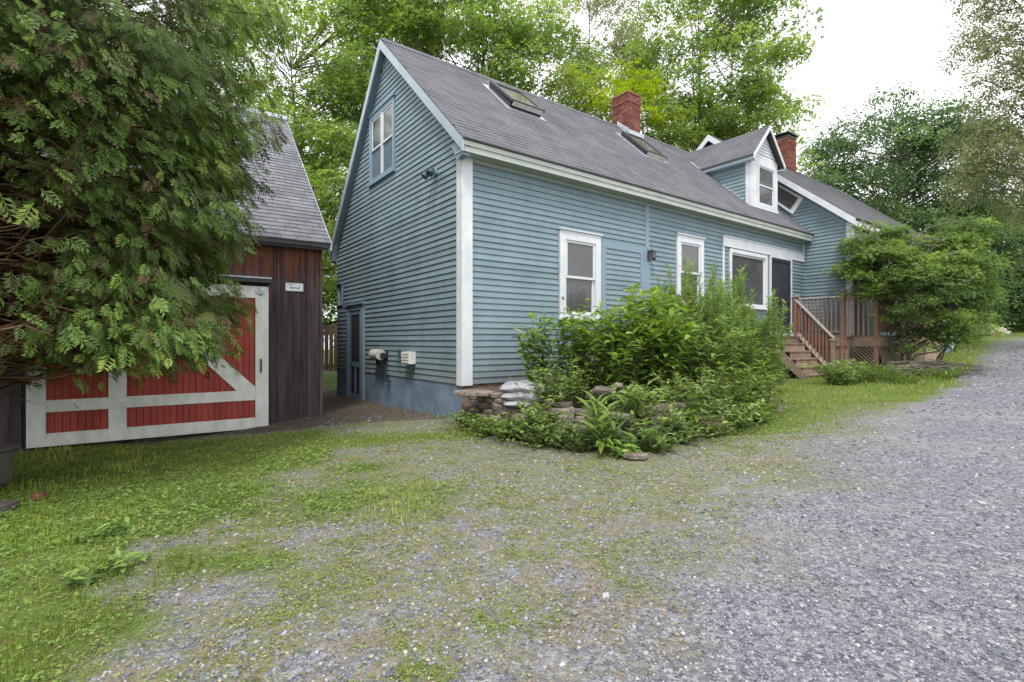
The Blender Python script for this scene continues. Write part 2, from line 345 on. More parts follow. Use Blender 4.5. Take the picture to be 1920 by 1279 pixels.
    l.new(hs.outputs[0], bp.inputs['Height']); l.new(bp.outputs['Normal'], b.inputs['Normal'])
    return m
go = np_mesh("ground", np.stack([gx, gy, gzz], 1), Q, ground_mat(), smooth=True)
for nm, a in (("drive", drive_), ("lawn", lawn_), ("moss", moss_), ("dark_dirt", dark_dirt_)):
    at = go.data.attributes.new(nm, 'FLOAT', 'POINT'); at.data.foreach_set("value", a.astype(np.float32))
tag(go, kind='structure')
def gzn(x, y): return gz(x, y) + (fbm(np.asarray(x) * 1.3, np.asarray(y) * 1.3, 5) - .5) * .05 + (fbm(np.asarray(x) * 9, np.asarray(y) * 9, 8) - .5) * .016

# ---------------------------------------------------------------- the blue house
HA = math.atan2(950, 1280); HX, HY = -.763579, 7.8
K = .94; ZE = 4.25
def mainroof(u): return ZE + K * (u + .25)
def rearroof(u): return 7.2 - 1.14 * (u - 2.89)
hc, hs_ = math.cos(HA), math.sin(HA)
def W(s, u, z=0): return (HX + s * hc - u * hs_, HY + s * hs_ + u * hc, z)
house = thing("clapboard_house", "blue clapboard house with steep grey roof, white corner board and dormer", "house", (HX, HY, 0), HA)
EXP = .098; Z0 = .53
def carve(iv, holes):
    out = [iv]
    for a, b in holes:
        nw = []
        for p, q in out:
            if b <= p or a >= q: nw.append((p, q)); continue
            if a > p: nw.append((p, a))
            if b < q: nw.append((b, q))
        out = nw
    return [(p, q) for p, q in out if q - p > .03]
def clap(kind, c, a0, a1, z0, z1, b0=None, b1=None, mb=None, lip=.027):
    """one weathered board: thick lower edge, thin top; a0..a1 at the bottom, b0..b1 at the top"""
    b0 = a0 if b0 is None else b0; b1 = a1 if b1 is None else b1
    j = lip + random.uniform(-.002, .002); t = .006
    prof = [(j, z0, a0, a1), (t, z1, b0, b1), (0, z1, b0, b1), (0, z0, a0, a1)]
    vs = []
    for side in (0, 1):
        for o, z, p, q in prof:
            al = (p, q)[side]
            if kind == 'F': vs.append((al, c - o, z))
            else: vs.append((c - o, al, z))
    m = mb or MB(); m.add(vs, [(0, 1, 2, 3), (7, 6, 5, 4), (0, 4, 5, 1), (1, 5, 6, 2), (2, 6, 7, 3), (3, 7, 4, 0)])
    return m
# bodies behind the boards
wl = MB()
wl.prism([(.0, .025, -.6), (.0, .025, 4.15), (.0, 2.89, 7.05), (.0, 6.0, 3.5), (.0, 6.0, -.6)], (11.4, 0, 0))
wl.build("wall", M_SIDB, house)
# foundation
fb = MB(); fb.box((-.012, .0, -.7), (.0 - .001, 6.02, Z0)); fb.build("foundation", M_FND, house)
fb = MB(); fb.box((.0, -.012, -.7), (11.4, .024, Z0)); fb.build("foundation", M_SOIL, house)
# front clapboards
front_holes = [(1.96, 3.03, 1.55, 3.22), (3.03, 4.48, 2.98, 3.1), (4.33, 4.45, 3.1, 4.03), (4.18, 4.48, .5, 2.98), (3.03, 3.17, .5, 2.98), (5.36, 6.40, 1.95, 3.56),
               (7.17, 11.4, 3.46, 3.70), (7.45, 9.29, 2.0, 3.46), (9.40, 10.62, .4, 3.46), (7.17, 7.25, 1.8, 3.46)]
short_mb = MB(); z = Z0
while z < 3.98:
    z1 = min(z + EXP + .012, 4.02)
    hl = [(a, b) for a, b, p, q in front_holes if min(z + EXP, q) - max(z, p) > EXP * .5]
    for a, b in carve((.165, 11.4), hl):
        cuts = [a]
        while b - cuts[-1] > 5: cuts.append(cuts[-1] + random.uniform(3, 4.5))
        cuts.append(b)
        for p, q in zip(cuts, cuts[1:]):
            if q - p < .3 or p > 7.1: clap('F', 0, p + .0015, q - .0015, z, z1, mb=short_mb)
            else: clap('F', 0, p + .0015, q - .0015, z, z1).build("clapboard", M_SID, house)
    z += EXP
tag(short_mb.build("clapboards", M_SID, house), kind='stuff')
# gable clapboards
gab_holes = [(2.47, 3.80, 4.50, 6.0), (4.10, 5.24, -1, 2.02), (5.55, 5.95, 2.0, 2.62), (3.02, 3.42, 6.62, 6.92)]
z = Z0
def lo(zz): return max(.125, (zz - ZE + .16) / K - .25)
def hi(zz): return min(6.0, 2.89 + (7.2 - .16 - zz) / 1.14)
while z < 6.86:
    z1 = z + EXP + .012
    hl = [(a, b) for a, b, p, q in gab_holes if min(z + EXP, q) - max(z, p) > EXP * .5]
    for a, b in carve((lo(z), hi(z)), hl):
        b0 = max(a, lo(z1)) if a == lo(z) else a; b1 = min(b, hi(z1)) if b == hi(z) else b
        if b1 - b0 <= .02: continue
        c_ = a + random.uniform(.3, .7) * (b - a)
        if b - a > 2.6 and z < 2.6: clap('G', 0, a + .0015, c_ - .0015, z, z1, b0 + .0015, c_ - .0015).build("clapboard", M_SID, house); clap('G', 0, c_ + .0015, b - .0015, z, z1, c_ + .0015, b1 - .0015).build("clapboard", M_SID, house)
        else: clap('G', 0, a + .0015, b - .0015, z, z1, b0 + .0015, b1 - .0015).build("clapboard", M_SID, house)
    z += EXP
# corner board
m = MB(); m.box((-.035, -.036, Z0 - .02), (.163, 0, 4.06)); m.box((-.0351, .0005, Z0 - .02), (0, .122, 4.10)); m.build("corner_board", M_WHT, house)
# trims on the front
for a, b, p, q in ((3.035, 4.18, 2.98, 3.1), (4.18, 4.478, .53, 3.1), (4.33, 4.45, 3.103, 4.0), (3.035, 3.17, .53, 2.977)):
    MB().box((a, -.026, p), (b, 0, q)).build("trim_board", M_TRIMB, house)
m = MB(); m.box((7.17, -.05, 3.463), (11.36, 0, 3.698)); m.box((7.17, -.07, 3.70), (11.36, 0, 3.725)); m.build("header_board", M_WHT, house)
MB().box((11.34, -.03, 3.727), (11.395, 0, 4.03)).build("trim_board", M_WHT, house)
MB().box((7.175, -.035, 1.8), (7.245, 0, 3.46)).build("trim_board", M_WHT, house)

def window(parent, plane, c, a0, a1, z0, z1, cas=.1, mat_c=None, split=True, head=0, sill=True, deep=.0, fr=.055):
    """double hung window on a wall plane; a along the wall; parts of `parent`"""
    mc = mat_c or M_WHT
    def bx(m, p, q, y0, y1, zz0, zz1):
        if plane == 'F': m.box((p, c - y1, zz0), (q, c - y0, zz1))
        else: m.box((c - y1, p, zz0), (c - y0, q, zz1))
    m = MB(); t = .045
    bx(m, a0, a0 + cas, -.05, t, z0, z1); bx(m, a1 - cas, a1, -.05, t, z0, z1)
    bx(m, a0 + cas, a1 - cas, -.05, t, z1 - cas - head, z1); bx(m, a0 + cas, a1 - cas, -.05, t, z0, z0 + cas * .5)
    if head >= 0: bx(m, a0 - .02, a1 + .02, 0, t + .03, z1 + .0005, z1 + .025)
    wf = m.build("window", mc, parent)
    i0, i1, j0, j1 = a0 + cas + .001, a1 - cas - .001, z0 + cas * .5 + .001, z1 - cas - head - .001; mid = (j0 + j1) / 2
    def sash(p0, p1, q0, q1, off):
        s = MB(); bx(s, p0, p0 + fr, off, off + .03, q0, q1); bx(s, p1 - fr, p1, off, off + .03, q0, q1)
        bx(s, p0 + fr, p1 - fr, off, off + .03, q0, q0 + fr * .8); bx(s, p0 + fr, p1 - fr, off, off + .03, q1 - fr * .8, q1)
        s.build("sash", M_WHT, wf)
        g = MB(); bx(g, p0 + fr - .004, p1 - fr + .004, off + .008, off + .014, q0 + fr * .8 - .004, q1 - fr * .8 + .004); g.build("pane", M_GLS, wf)
    if split: sash(i0, i1, mid - .018, j1, -.004); sash(i0, i1, j0, mid + .018, -.036)
    else: sash(i0, i1, j0, j1, -.02)
    if sill:
        s = MB(); bx(s, a0 - .03, a1 + .03, 0, t + .035, z0 - .04, z0 - .0005); s.build("sill", mc, wf)
    return wf
window(house, 'F', 0, 1.98, 3.01, 1.62, 3.18, .135, head=.03)
window(house, 'F', 0, 5.38, 6.38, 2.0, 3.52, .12, head=.03)
window(house, 'F', 0, 7.47, 9.27, 2.05, 3.44, .09, split=False, head=-.0001)
# gable pair of windows in one blue casing
m = MB()
for p, q, r, s in ((2.49, 2.57, 4.52, 5.94), (3.66, 3.78, 4.52, 5.94), (2.57, 3.66, 5.84, 5.94), (2.57, 3.66, 4.52, 4.60)): m.box((-.04, p, r), (.02, q, s))
m.box((-.065, 2.46, 5.942), (0, 3.81, 5.965)); m.box((-.07, 2.46, 4.478), (0, 3.81, 4.518))
gw = m.build("window", M_TRIMB, house)
for p, q in ((2.572, 3.085), (3.145, 3.658)):
    for r, s, o in ((5.20, 5.838, .0), (4.602, 5.235, -.03)):
        t = MB(); t.box((-.025 - o * 0 , p, r), (.005, p + .045, s)) if 0 else None
        x0, x1 = -.022 - o, .0 - o
        x0, x1 = (-.026, -.002) if o == 0 else (.002, .02)
        t.box((x0, p, r), (x1, p + .045, s)); t.box((x0, q - .045, r), (x1, q, s)); t.box((x0, p + .045, r), (x1, q - .045, r + .036)); t.box((x0, p + .045, s - .036), (x1, q - .045, s))
        t.build("sash", M_WHT, gw)
        MB().box((x0 + .008, p + .041, r + .032), (x0 + .014, q - .041, s - .032)).build("pane", M_GLS, gw)
MB().box((-.04, 3.087, 4.602), (.0, 3.143, 5.838)).build("mullion", M_WHT, gw)
# attic vent
m = MB(); m.box((-.03, 3.03, 6.60), (0, 3.06, 6.92)); m.box((-.03, 3.38, 6.60), (0, 3.41, 6.66)); m.box((-.03, 3.06, 6.60), (0, 3.38, 6.63))
vt = m.build("attic_vent", M_TRIMB, house)
for i in range(6):
    zz = 6.645 + i * .05; q = min(3.38, 2.89 + (7.02 - zz) / 1.14)
    MB().add([(-.035, 3.06, zz), (-.035, q, zz), (-.004, q, zz + .03), (-.004, 3.06, zz + .03), (-.035, 3.06, zz + .006), (-.035, q, zz + .006), (-.004, q, zz + .036), (-.004, 3.06, zz + .036)],
             [(0, 3, 2, 1), (4, 5, 6, 7), (0, 1, 5, 4), (1, 2, 6, 5), (2, 3, 7, 6), (3, 0, 4, 7)]).build("slat", M_BLUE, vt)
# cellar door
m = MB(); m.box((-.05, 4.12, -.3), (.0, 4.27, 2.02)); m.box((-.05, 5.07, -.3), (0, 5.22, 2.02)); m.box((-.05, 4.27, 1.9), (0, 5.07, 2.02)); m.box((-.09, 4.08, 2.022), (0, 5.26, 2.06))
df = m.build("cellar_door", M_TRIMB, house)
m = MB(); m.box((-.035, 4.273, -.12), (-.01, 4.38, 1.897)); m.box((-.035, 4.96, -.12), (-.01, 5.067, 1.897)); m.box((-.035, 4.38, 1.80), (-.01, 4.96, 1.897)); m.box((-.035, 4.38, .62), (-.01, 4.96, .72)); m.box((-.035, 4.38, -.12), (-.01, 4.96, .0)); m.box((-.035, 4.63, .0), (-.01, 4.71, .62))
m.build("door_leaf", M_FND, df)
MB().box((-.022, 4.38, .0), (-.014, 4.96, 1.80)).build("screen", M_SCRN, df)
MB().tube([(-.035, 4.42, .95), (-.07, 4.42, .95), (-.07, 4.47, .95)], .01, 6).build("handle", M_BLK, df)
window(house, 'G', 0, 5.57, 5.93, 2.06, 2.58, .05, M_TRIMB, split=False, sill=False)
# front screen door with white casing
m = MB(); m.box((9.40, -.05, 1.40), (9.47, 0, 3.46)); m.box((10.55, -.05, 1.40), (10.62, 0, 3.46)); m.box((9.47, -.05, 3.42), (10.55, 0, 3.46)); m.box((9.42, -.10, 1.34), (10.6, 0, 1.40))
df = m.build("front_door", M_WHT, house)
m = MB(); m.box((9.473, -.04, 1.403), (9.55, -.01, 3.417)); m.box((10.47, -.04, 1.403), (10.547, -.01, 3.417)); m.box((9.55, -.04, 3.33), (10.47, -.01, 3.417)); m.box((9.55, -.04, 1.403), (10.47, -.01, 1.55)); m.box((9.55, -.04, 2.25), (10.47, -.01, 2.31))
m.build("door_leaf", M_BLK, df); MB().box((9.55, -.025, 1.55), (10.47, -.018, 3.33)).build("screen", M_SCRN, df)
MB().tube([(9.6, -.04, 2.33), (9.6, -.09, 2.33), (9.68, -.09, 2.33)], .012, 6).build("handle", M_LEAD, df)
# roof slab
def slab(poly_low, th=.1): return poly_low
E0, E1 = -.16, 11.44
m = MB()
u0 = -.26; ur = 6.12
m.hexa([(E0, u0, mainroof(u0) - .1), (E1, u0, mainroof(u0) - .1), (E1, 2.89, 7.2 - .12), (E0, 2.89, 7.2 - .12), (E0, u0, mainroof(u0) - .012), (E1, u0, mainroof(u0) - .012), (E1, 2.89, 7.2 - .012), (E0, 2.89, 7.2 - .012)])
m.hexa([(E0, 2.8901, 7.08), (E1, 2.8901, 7.08), (E1, ur, rearroof(ur) - .1), (E0, ur, rearroof(ur) - .1), (E0, 2.8901, 7.188), (E1, 2.8901, 7.188), (E1, ur, rearroof(ur) - .012), (E0, ur, rearroof(ur) - .012)])
roof = m.build("roof", M_DRIP, house)
def shingles(name, mt, parent, s0, s1, ua, za, ub, zb, exp=.14, tab=.33, xswap=False, th=.006, vis=None):
    """courses of tabs from (ua,za) eave to (ub,zb) ridge, running along s"""
    L = math.hypot(ub - ua, zb - za); du, dz = (ub - ua) / L, (zb - za) / L; nu, nz_ = -dz, du
    if nz_ < 0: nu, nz_ = -nu, -nz_
    V = []; F = []
    n = int(L / exp) + 1
    for i in range(n):
        d0 = i * exp - .02; d1 = min(d0 + exp * 1.12, L); x = s0 - random.random() * tab
        while x < s1:
            a = max(x + .003, s0 - random.random() * .006); b = min(x + tab * random.uniform(.97, 1.03), s1); x = b if b < s1 else s1
            if b - a < .02: x += .003; continue
            jit = random.uniform(-.006, .006); t0 = th + random.uniform(0, .004); t1 = .001
            k = len(V)
            for dd, t in ((d0 + jit, t0), (d1, t1), (d1, -.01), (d0 + jit, -.01)):
                for q in (a, b - .003): V.append((q, ua + du * dd + nu * t, za + dz * dd + nz_ * t))
            F += [(k, k + 1, k + 3, k + 2), (k + 2, k + 3, k + 5, k + 4), (k + 6, k + 7, k + 1, k), (k, k + 2, k + 4, k + 6), (k + 1, k + 7, k + 5, k + 3)]
    m = MB(); m.v = V; m.f = F
    o = m.build(name, mt, parent); tag(o, kind='stuff'); return o
shingles("shingles", M_SHG, roof, E0, E1, u0 - .02, mainroof(u0 - .02), 2.89, 7.2)
shingles("shingles", M_SHG, roof, E0, E1, ur, rearroof(ur), 2.89, 7.2)
m = MB(); x = E0
while x < E1 - .1:
    b = min(x + .14, E1); m.add([(x, 2.75, 7.09), (b + .02, 2.75, 7.085), (b + .02, 2.89, 7.222), (x, 2.89, 7.228), (x, 3.03, 7.07), (b + .02, 3.03, 7.06)], [(0, 1, 2, 3), (3, 2, 5, 4)]); x = b
tag(m.build("ridge_shingles", M_SHG, roof), kind='stuff')
# drip edge, fascia, soffit
MB().box((E0, u0 - .03, mainroof(u0) - .045), (E1, u0 - .002, mainroof(u0) - .008)).build("drip_edge", M_DRIP, house)
m = MB(); m.box((E0 + .02, -.25, 4.03), (E1 - .06, -.225, 4.195)); m.box((E0 + .02, -.268, 4.12), (E1 - .06, -.2505, 4.19)); m.build("fascia", M_FAS, house)
MB().box((E0 + .02, -.2249, 4.035), (E1 - .06, -.001, 4.055)).build("soffit", M_SOF, house)
MB().box((.17, -.03, 3.985), (E1 - .06, -.001, 4.034)).build("frieze_board", M_SOF, house)
# rake boards
def rake(s, ua, za, ub, zb, h=.17, t=.03, mt=M_RAKE, par=house):
    L = math.hypot(ub - ua, zb - za)
    return MB().hexa([(s, ua, za - h), (s + t, ua, za - h), (s + t, ub, zb - h), (s, ub, zb - h), (s, ua, za), (s + t, ua, za), (s + t, ub, zb), (s, ub, zb)]).build("rake_board", mt, par)
rake(E0 - .005, -.27, mainroof(-.27) - .025, 2.889, 7.2 - .025, .19)
rake(E0 - .005, 2.8902, 7.2 - .025, 6.13, rearroof(6.13) - .025, .2)
m = MB(); m.hexa([(E0 + .03, -.25, mainroof(-.25) - .15), (-.001, -.25, mainroof(-.25) - .15), (-.001, 2.889, 7.2 - .15), (E0 + .03, 2.889, 7.2 - .15), (E0 + .03, -.25, mainroof(-.25) - .13), (-.001, -.25, mainroof(-.25) - .13), (-.001, 2.889, 7.2 - .13), (E0 + .03, 2.889, 7.2 - .13)])
m.hexa([(E0 + .03, 2.8902, 7.05), (-.001, 2.8902, 7.05), (-.001, 6.1, rearroof(6.1) - .15), (E0 + .03, 6.1, rearroof(6.1) - .15), (E0 + .03, 2.8902, 7.07), (-.001, 2.8902, 7.07), (-.001, 6.1, rearroof(6.1) - .13), (E0 + .03, 6.1, rearroof(6.1) - .13)])
m.build("soffit", M_TRIMB, house)
m = MB(); m.box((-.13, -.215, 3.985), (-.005, .0, 4.03)); m.prism([(-.128, -.26, 4.03), (-.128, -.05, 3.93), (-.128, .12, 4.22), (-.128, -.26, 4.14)], (.012, 0, 0)); m.build("cornice_return", M_TRIMB, house)
m = MB(); m.prism([(-.13, 5.92, 3.58), (-.13, 6.14, 3.34), (-.13, 6.14, 3.14), (-.13, 6.02, 3.18)], (.12, 0, 0)); m.build("cornice_return", M_TRIMB, house)

# skylights (curb, sash, pane, flashing); n = roof normal frame
def skylight(s0, s1, ua, ub, h=.11, open_=.0):
    c, s = 1 / math.hypot(1, K), K / math.hypot(1, K)
    def P(x, d, t): return (x, ua + d * c - t * s, mainroof(ua) + d * s + t * c)
    L = (ub - ua) / c
    def bx(m, x0, x1, d0, d1, t0, t1, tilt=0):
        q = []
        for t_ in (t0, t1):
            for x, d in ((x0, d0), (x1, d0), (x1, d1), (x0, d1)): q.append(P(x, d, t_ + tilt * (L - d) / L))
        m.hexa(q)
    m = MB(); bx(m, s0 - .1, s1 + .1, -.12, L + .12, .003, .014); sk = m.build("skylight", M_LEAD, house)
    m = MB(); bx(m, s0, s0 + .05, 0, L, .014, h); bx(m, s1 - .05, s1, 0, L, .014, h); bx(m, s0 + .05, s1 - .05, 0, .05, .014, h); bx(m, s0 + .05, s1 - .05, L - .05, L, .014, h); m.build("curb", M_BLK, sk)
    m = MB(); bx(m, s0 - .02, s0 + .06, -.03, L, h + .003, h + .05, open_); bx(m, s1 - .06, s1 + .02, -.03, L, h + .003, h + .05, open_); bx(m, s0 + .06, s1 - .06, -.03, .05, h + .003, h + .05, open_); bx(m, s0 + .06, s1 - .06, L - .07, L, h + .003, h + .05, open_)
    m.build("sash", M_DRIP, sk)
    m = MB(); bx(m, s0 + .06, s1 - .06, .05, L - .07, h + .02, h + .03, open_); m.build("pane", M_GLS, sk)
    m = MB(); bx(m, s0 + .02, s1 - .02, -.034, -.031, h - .08 + .02, h + .03, open_ * .9); m.build("weather_strip", M_GREY, sk)
skylight(1.99, 2.80, 1.50, 2.24, .1, .03)
skylight(6.1, 6.86, 1.42, 2.2, .08, 0)
# roof vent flashing near chimney
def chimney(s0, s1, ua, ub, zb, zt, dark_cap):
    m = MB(); m.box((s0 + .02, ua + .02, zb), (s1 - .02, ub - .02, zt)); ch = m.build("chimney", M_MORT, house)
    m = MB(); zz = zb; i = 0
    nrow = int((zt - zb) / .068)
    for i in range(nrow):
        z0_ = zb + i * .068; g = .012 if i >= nrow - 4 and i < nrow - 1 else 0
        g = .016 if i >= nrow - 3 else 0
        for face in range(4):
            a, b = (s0, s1) if face % 2 == 0 else (ua, ub)
            x = a - (.1 if i % 2 else 0) 
            while x < b:
                p = max(x + .005, a - g); q = min(x + .2, b + g)
                if q - p > .03:
                    j = random.uniform(0, .004) + g
                    if face == 0: m.box((p, ua - j, z0_), (q, ua + .04, z0_ + .058))
                    elif face == 2: m.box((p, ub - .04, z0_), (q, ub + j, z0_ + .058))
                    elif face == 1: m.box((s1 - .04, p, z0_ + .0004), (s1 + j, q, z0_ + .0577))
                    else: m.box((s0 - j, p, z0_ + .0004), (s0 + .04, q, z0_ + .0577))
                x += .205
    tag(m.build("bricks", M_BRICK, ch), kind='stuff')
    MB().box((s0 - .02, ua - .02, zt), (s1 + .02, ub + .02, zt + .05)).build("cap", M_BLK if dark_cap else M_BRICK, ch)
    if dark_cap: MB().box((s0 - .06, ua - .06, zt + .12), (s1 + .06, ub + .06, zt + .16)).build("rain_cover", M_BLK, ch)
    return ch
ch = chimney(6.80, 7.32, 2.55, 3.12, 6.5, 8.02, False)
m = MB(); m.box((6.76, 2.47, 6.7), (7.38, 2.53, 6.98)); m.add([(6.74, 2.3, mainroof(2.3) + .014), (7.4, 2.3, mainroof(2.3) + .014), (7.4, 2.52, mainroof(2.52) + .02), (6.74, 2.52, mainroof(2.52) + .02)], [(0, 1, 2, 3)])
m.hexa([(6.755, 2.5, 6.85), (6.785, 2.5, 6.85), (6.785, 2.89, 7.2), (6.755, 2.89, 7.2), (6.755, 2.5, 7.02), (6.785, 2.5, 7.02), (6.785, 2.89, 7.34), (6.755, 2.89, 7.34)]); m.build("flashing", M_LEAD, ch)
chimney(15.85, 16.55, 2.5, 3.1, 7.6, 9.0, True)

# dormer
DU = .34; DS0, DS1 = 9.12, 10.50; DC = 9.81; DZE = 6.14; DZR = 7.06; DK = (DZR - DZE) / (DC - DS0 + .17)
db_ = DU; zb0 = mainroof(DU)
m = MB(); m.prism([(DS0, DU + .01, zb0 - .3), (DS1, DU + .01, zb0 - .3), (DS1, DU + .01, DZE + .1), (DC, DU + .01, DZR - .12), (DS0, DU + .01, DZE + .1)], (0, 2.2, 0))
dm = m.build("dormer", M_SIDB, house)
# face: white boards and pale clapboard gable
m = MB(); m.box((DS0 - .03, DU - .03, zb0 - .05), (DS0 + .30, DU, DZE + .06)); m.box((DS1 - .12, DU - .03, zb0 - .05), (DS1 + .03, DU, DZE + .06)); m.box((DS0 + .30, DU - .028, DZE - .12), (DS1 - .12, DU, DZE + .06)); m.box((DS0 - .05, DU - .05, zb0 - .02), (DS1 + .05, DU - .031, zb0 + .06)); m.box((DS0 - .03, DU + .0005, zb0), (DS0, DU + .12, DZE + .04))
m.build("face_board", M_WHT, dm)
fz = DZE + .065
while fz < DZR - .25:
    hw = (DZR - .1 - fz) / DK - .03
    if hw > .06: clap('F', DU, DC - hw, DC + hw, fz, fz + .09, DC - hw + .08, DC + hw - .08).build("clapboard", M_WHT, dm)
    fz += .085
def dwin():
    a0, a1, z0_, z1_ = DS0 + .305, DS1 - .125, zb0 + .065, DZE - .125
    m = MB(); c = DU
    for p, q, r, s in ((a0, a0 + .07, z0_, z1_), (a1 - .07, a1, z0_, z1_), (a0 + .07, a1 - .07, z0_, z0_ + .06), (a0 + .07, a1 - .07, z1_ - .06, z1_)): m.box((p, c - .05, r), (q, c, s))
    m.build("window_frame", M_WHT, dm)
    md = (z0_ + z1_) / 2; p, q = a0 + .071, a1 - .071
    for r, s, o in ((md - .02, z1_ - .061, .012), (z0_ + .061, md + .02, 0)):
        t = MB(); y0, y1 = (c - .03, c - .016) if o else (c - .0155, c - .002)
        t.box((p, y0, r), (p + .04, y1, s)); t.box((q - .04, y0, r), (q, y1, s)); t.box((p + .04, y0, r), (q - .04, y1, r + .04)); t.box((p + .04, y0, s - .04), (q - .04, y1, s)); t.build("sash", M_WHT, dm)
        MB().box((p + .036, y0 + .004, r + .036), (q - .036, y0 + .008, s - .036)).build("pane", M_GLS, dm)
dwin()
# cheek clapboards
z = zb0 + .02
while z < DZE + .02:
    z1 = min(z + .11, DZE + .06); b0 = (z - ZE) / K - .25; b1 = (z1 - ZE) / K - .25
    clap('G', DS0, DU + .125, b0 + .02, z, z1, DU + .125, b1 + .02).build("clapboard", M_SID, dm); z += .098
# dormer roof: two slopes along u
def dslope(sign):
    eo = .17; se = DC + sign * (DC - DS0 + eo); f0 = DU - .17
    ze = DZE - .02; L = math.hypot(se - DC, DZR - ze)
    ub_e = (ze - ZE) / K - .25 + .1; ub_r = (DZR - ZE) / K - .25 + .1
    MB().hexa([(DC, f0, DZR - .07), (se, f0, ze - .07), (se, ub_e, ze - .07), (DC, ub_r, DZR - .07), (DC, f0, DZR - .01), (se, f0, ze - .01), (se, ub_e, ze - .01), (DC, ub_r, DZR - .01)]).build("roof", M_DRIP, dm)
    m = MB(); n = int(L / .13) + 1
    for i in range(n):
        t0, t1 = min(i * .13 / L, 1), min((i + 1.1) * .13 / L, 1)
        if t1 - t0 < .01: continue
        sa, za = se + (DC - se) * t0, ze + (DZR - ze) * t0; sb, zb_ = se + (DC - se) * t1, ze + (DZR - ze) * t1
        uend = (za - ZE) / K - .25 + .12; x = f0 - random.random() * .2
        while x < uend:
            a, b = max(x, f0), min(x + .3, uend)
            if b - a > .02:
                k = len(m.v); m.v += [(sa + sign * .004, a, za + .012), (sa + sign * .004, b - .004, za + .012), (sb, b - .004, zb_ + .002), (sb, a, zb_ + .002), (sa, a, za - .01), (sa, b - .004, za - .01)]
                m.f += [(k, k + 1, k + 2, k + 3), (k, k + 4, k + 5, k + 1)]
            x += .3
    tag(m.build("shingles", M_SHG, dm), kind='stuff')
    # white barge board on the face, fascia along eave
    MB().hexa([(DC, f0 - .025, DZR - .12), (se, f0 - .025, ze - .12), (se, f0 - .001, ze - .12), (DC, f0 - .001, DZR - .12), (DC, f0 - .025, DZR - .008), (se, f0 - .025, ze - .008), (se, f0 - .001, ze - .008), (DC, f0 - .001, DZR - .008)]).build("barge_board", M_WHT, dm)
    s_in = se - sign * .03
    MB().box((min(se - sign * .001, s_in), f0, ze - .14), (max(se - sign * .001, s_in), ub_e - .15, ze - .03)).build("fascia", M_TRIMB, dm)
    MB().box((min(s_in, DC + sign * (DC - DS0)), f0, ze - .14), (max(s_in, DC + sign * (DC - DS0)), ub_e - .18, ze - .12)).build("soffit", M_WHT, dm)
dslope(-1); dslope(1)
# valley flashing pieces
m = MB(); m.add([(8.86, 1.75, mainroof(1.75) + .02), (9.02, 1.75, mainroof(1.75) + .02), (9.02, 2.05, mainroof(2.05) + .02), (8.86, 2.05, mainroof(2.05) + .02)], [(0, 1, 2, 3)])
m.box((9.0, .5, mainroof(.5) + .02), (9.06, .53, mainroof(.5) + .06)); m.hexa([(9.02, .52, mainroof(.52) + .012), (9.09, .52, mainroof(.52) + .012), (9.09, 1.1, mainroof(1.1) + .012), (9.02, 1.1, mainroof(1.1) + .012), (9.02, .52, mainroof(.52) + .03), (9.09, .52, mainroof(.52) + .03), (9.09, 1.1, mainroof(1.1) + .03), (9.02, 1.1, mainroof(1.1) + .03)])
m.build("flashing", M_LEAD, dm)

# ell: larger wing behind the steps
ES, EE = 11.43, 20.97; EU = -1.2; ER = 2.9; EZ = 4.5; EK = (8.07 - EZ) / (ER + 1.35)
def er(u): return EZ + EK * (u + 1.35)
m = MB(); m.prism([(ES, EU, -.4), (ES, EU, er(EU) - .12), (ES, ER, er(ER) - .14), (ES, 7.0, er(EU) - .12), (ES, 7.0, -.4)], (EE - ES, 0, 0)); m.build("wing_wall", M_SIDB, house)
mb = MB(); z = .92
while z < er(ER) - .35:
    z1 = z + EXP + .012
    a = max(EU, (z + .1 - EZ) / EK - 1.35); a1 = max(EU, (z1 + .1 - EZ) / EK - 1.35)
    b = 0 if z < mainroof(0) else (z - ZE) / K - .25; b1 = 0 if z1 < mainroof(0) else (z1 - ZE) / K - .25
    if z < 4.0: b = b1 = .0
    if b - a > .05: clap('G', ES, a, b + .02, z, z1, a1, max(b1, a1) + .02, mb, .033)
    z += EXP
tag(mb.build("clapboards", M_SID, house), kind='stuff')
mb = MB(); z = .92
while z < 4.25:
    clap('F', EU, ES + .12, EE - .12, z, z + EXP + .012, mb=mb, lip=.033); z += EXP
tag(mb.build("clapboards", M_SID, house), kind='stuff')
m = MB(); m.box((ES - .036, EU - .036, .88), (ES + .12, EU - .0005, 4.38)); m.box((ES - .036, EU, .88), (ES - .0005, EU + .1, 4.42)); m.build("corner_board", M_WHT, house)
m = MB(); m.box((EE - .12, EU - .036, .88), (EE + .03, EU - .0005, 4.38)); m.build("corner_board", M_WHT, house)
MB().box((ES, EU - .012, -.3), (EE, EU - .001, .9)).build("foundation", M_FND, house)
for a in (13.2, 16.2, 18.9): window(house, 'F', EU, a, a + 1.0, 1.9, 3.4, .11, head=.0)
m = MB(); ra = ES - .22; rb = EE + .25; ue = -1.36
m.hexa([(ra, ue, er(ue) - .1), (rb, ue, er(ue) - .1), (rb, ER, er(ER) - .1), (ra, ER, er(ER) - .1), (ra, ue, er(ue) - .01), (rb, ue, er(ue) - .01), (rb, ER, er(ER) - .01), (ra, ER, er(ER) - .01)])
m.hexa([(ra, ER + .0001, er(ER) - .1), (rb, ER + .0001, er(ER) - .1), (rb, 7.16, er(ue) - .1), (ra, 7.16, er(ue) - .1), (ra, ER + .0001, er(ER) - .01), (rb, ER + .0001, er(ER) - .01), (rb, 7.16, er(ue) - .01), (ra, 7.16, er(ue) - .01)])
rf2 = m.build("wing_roof", M_DRIP, house)
shingles("shingles", M_SHG, rf2, ra, rb, ue - .02, er(ue - .02), ER, er(ER), .15, .33)
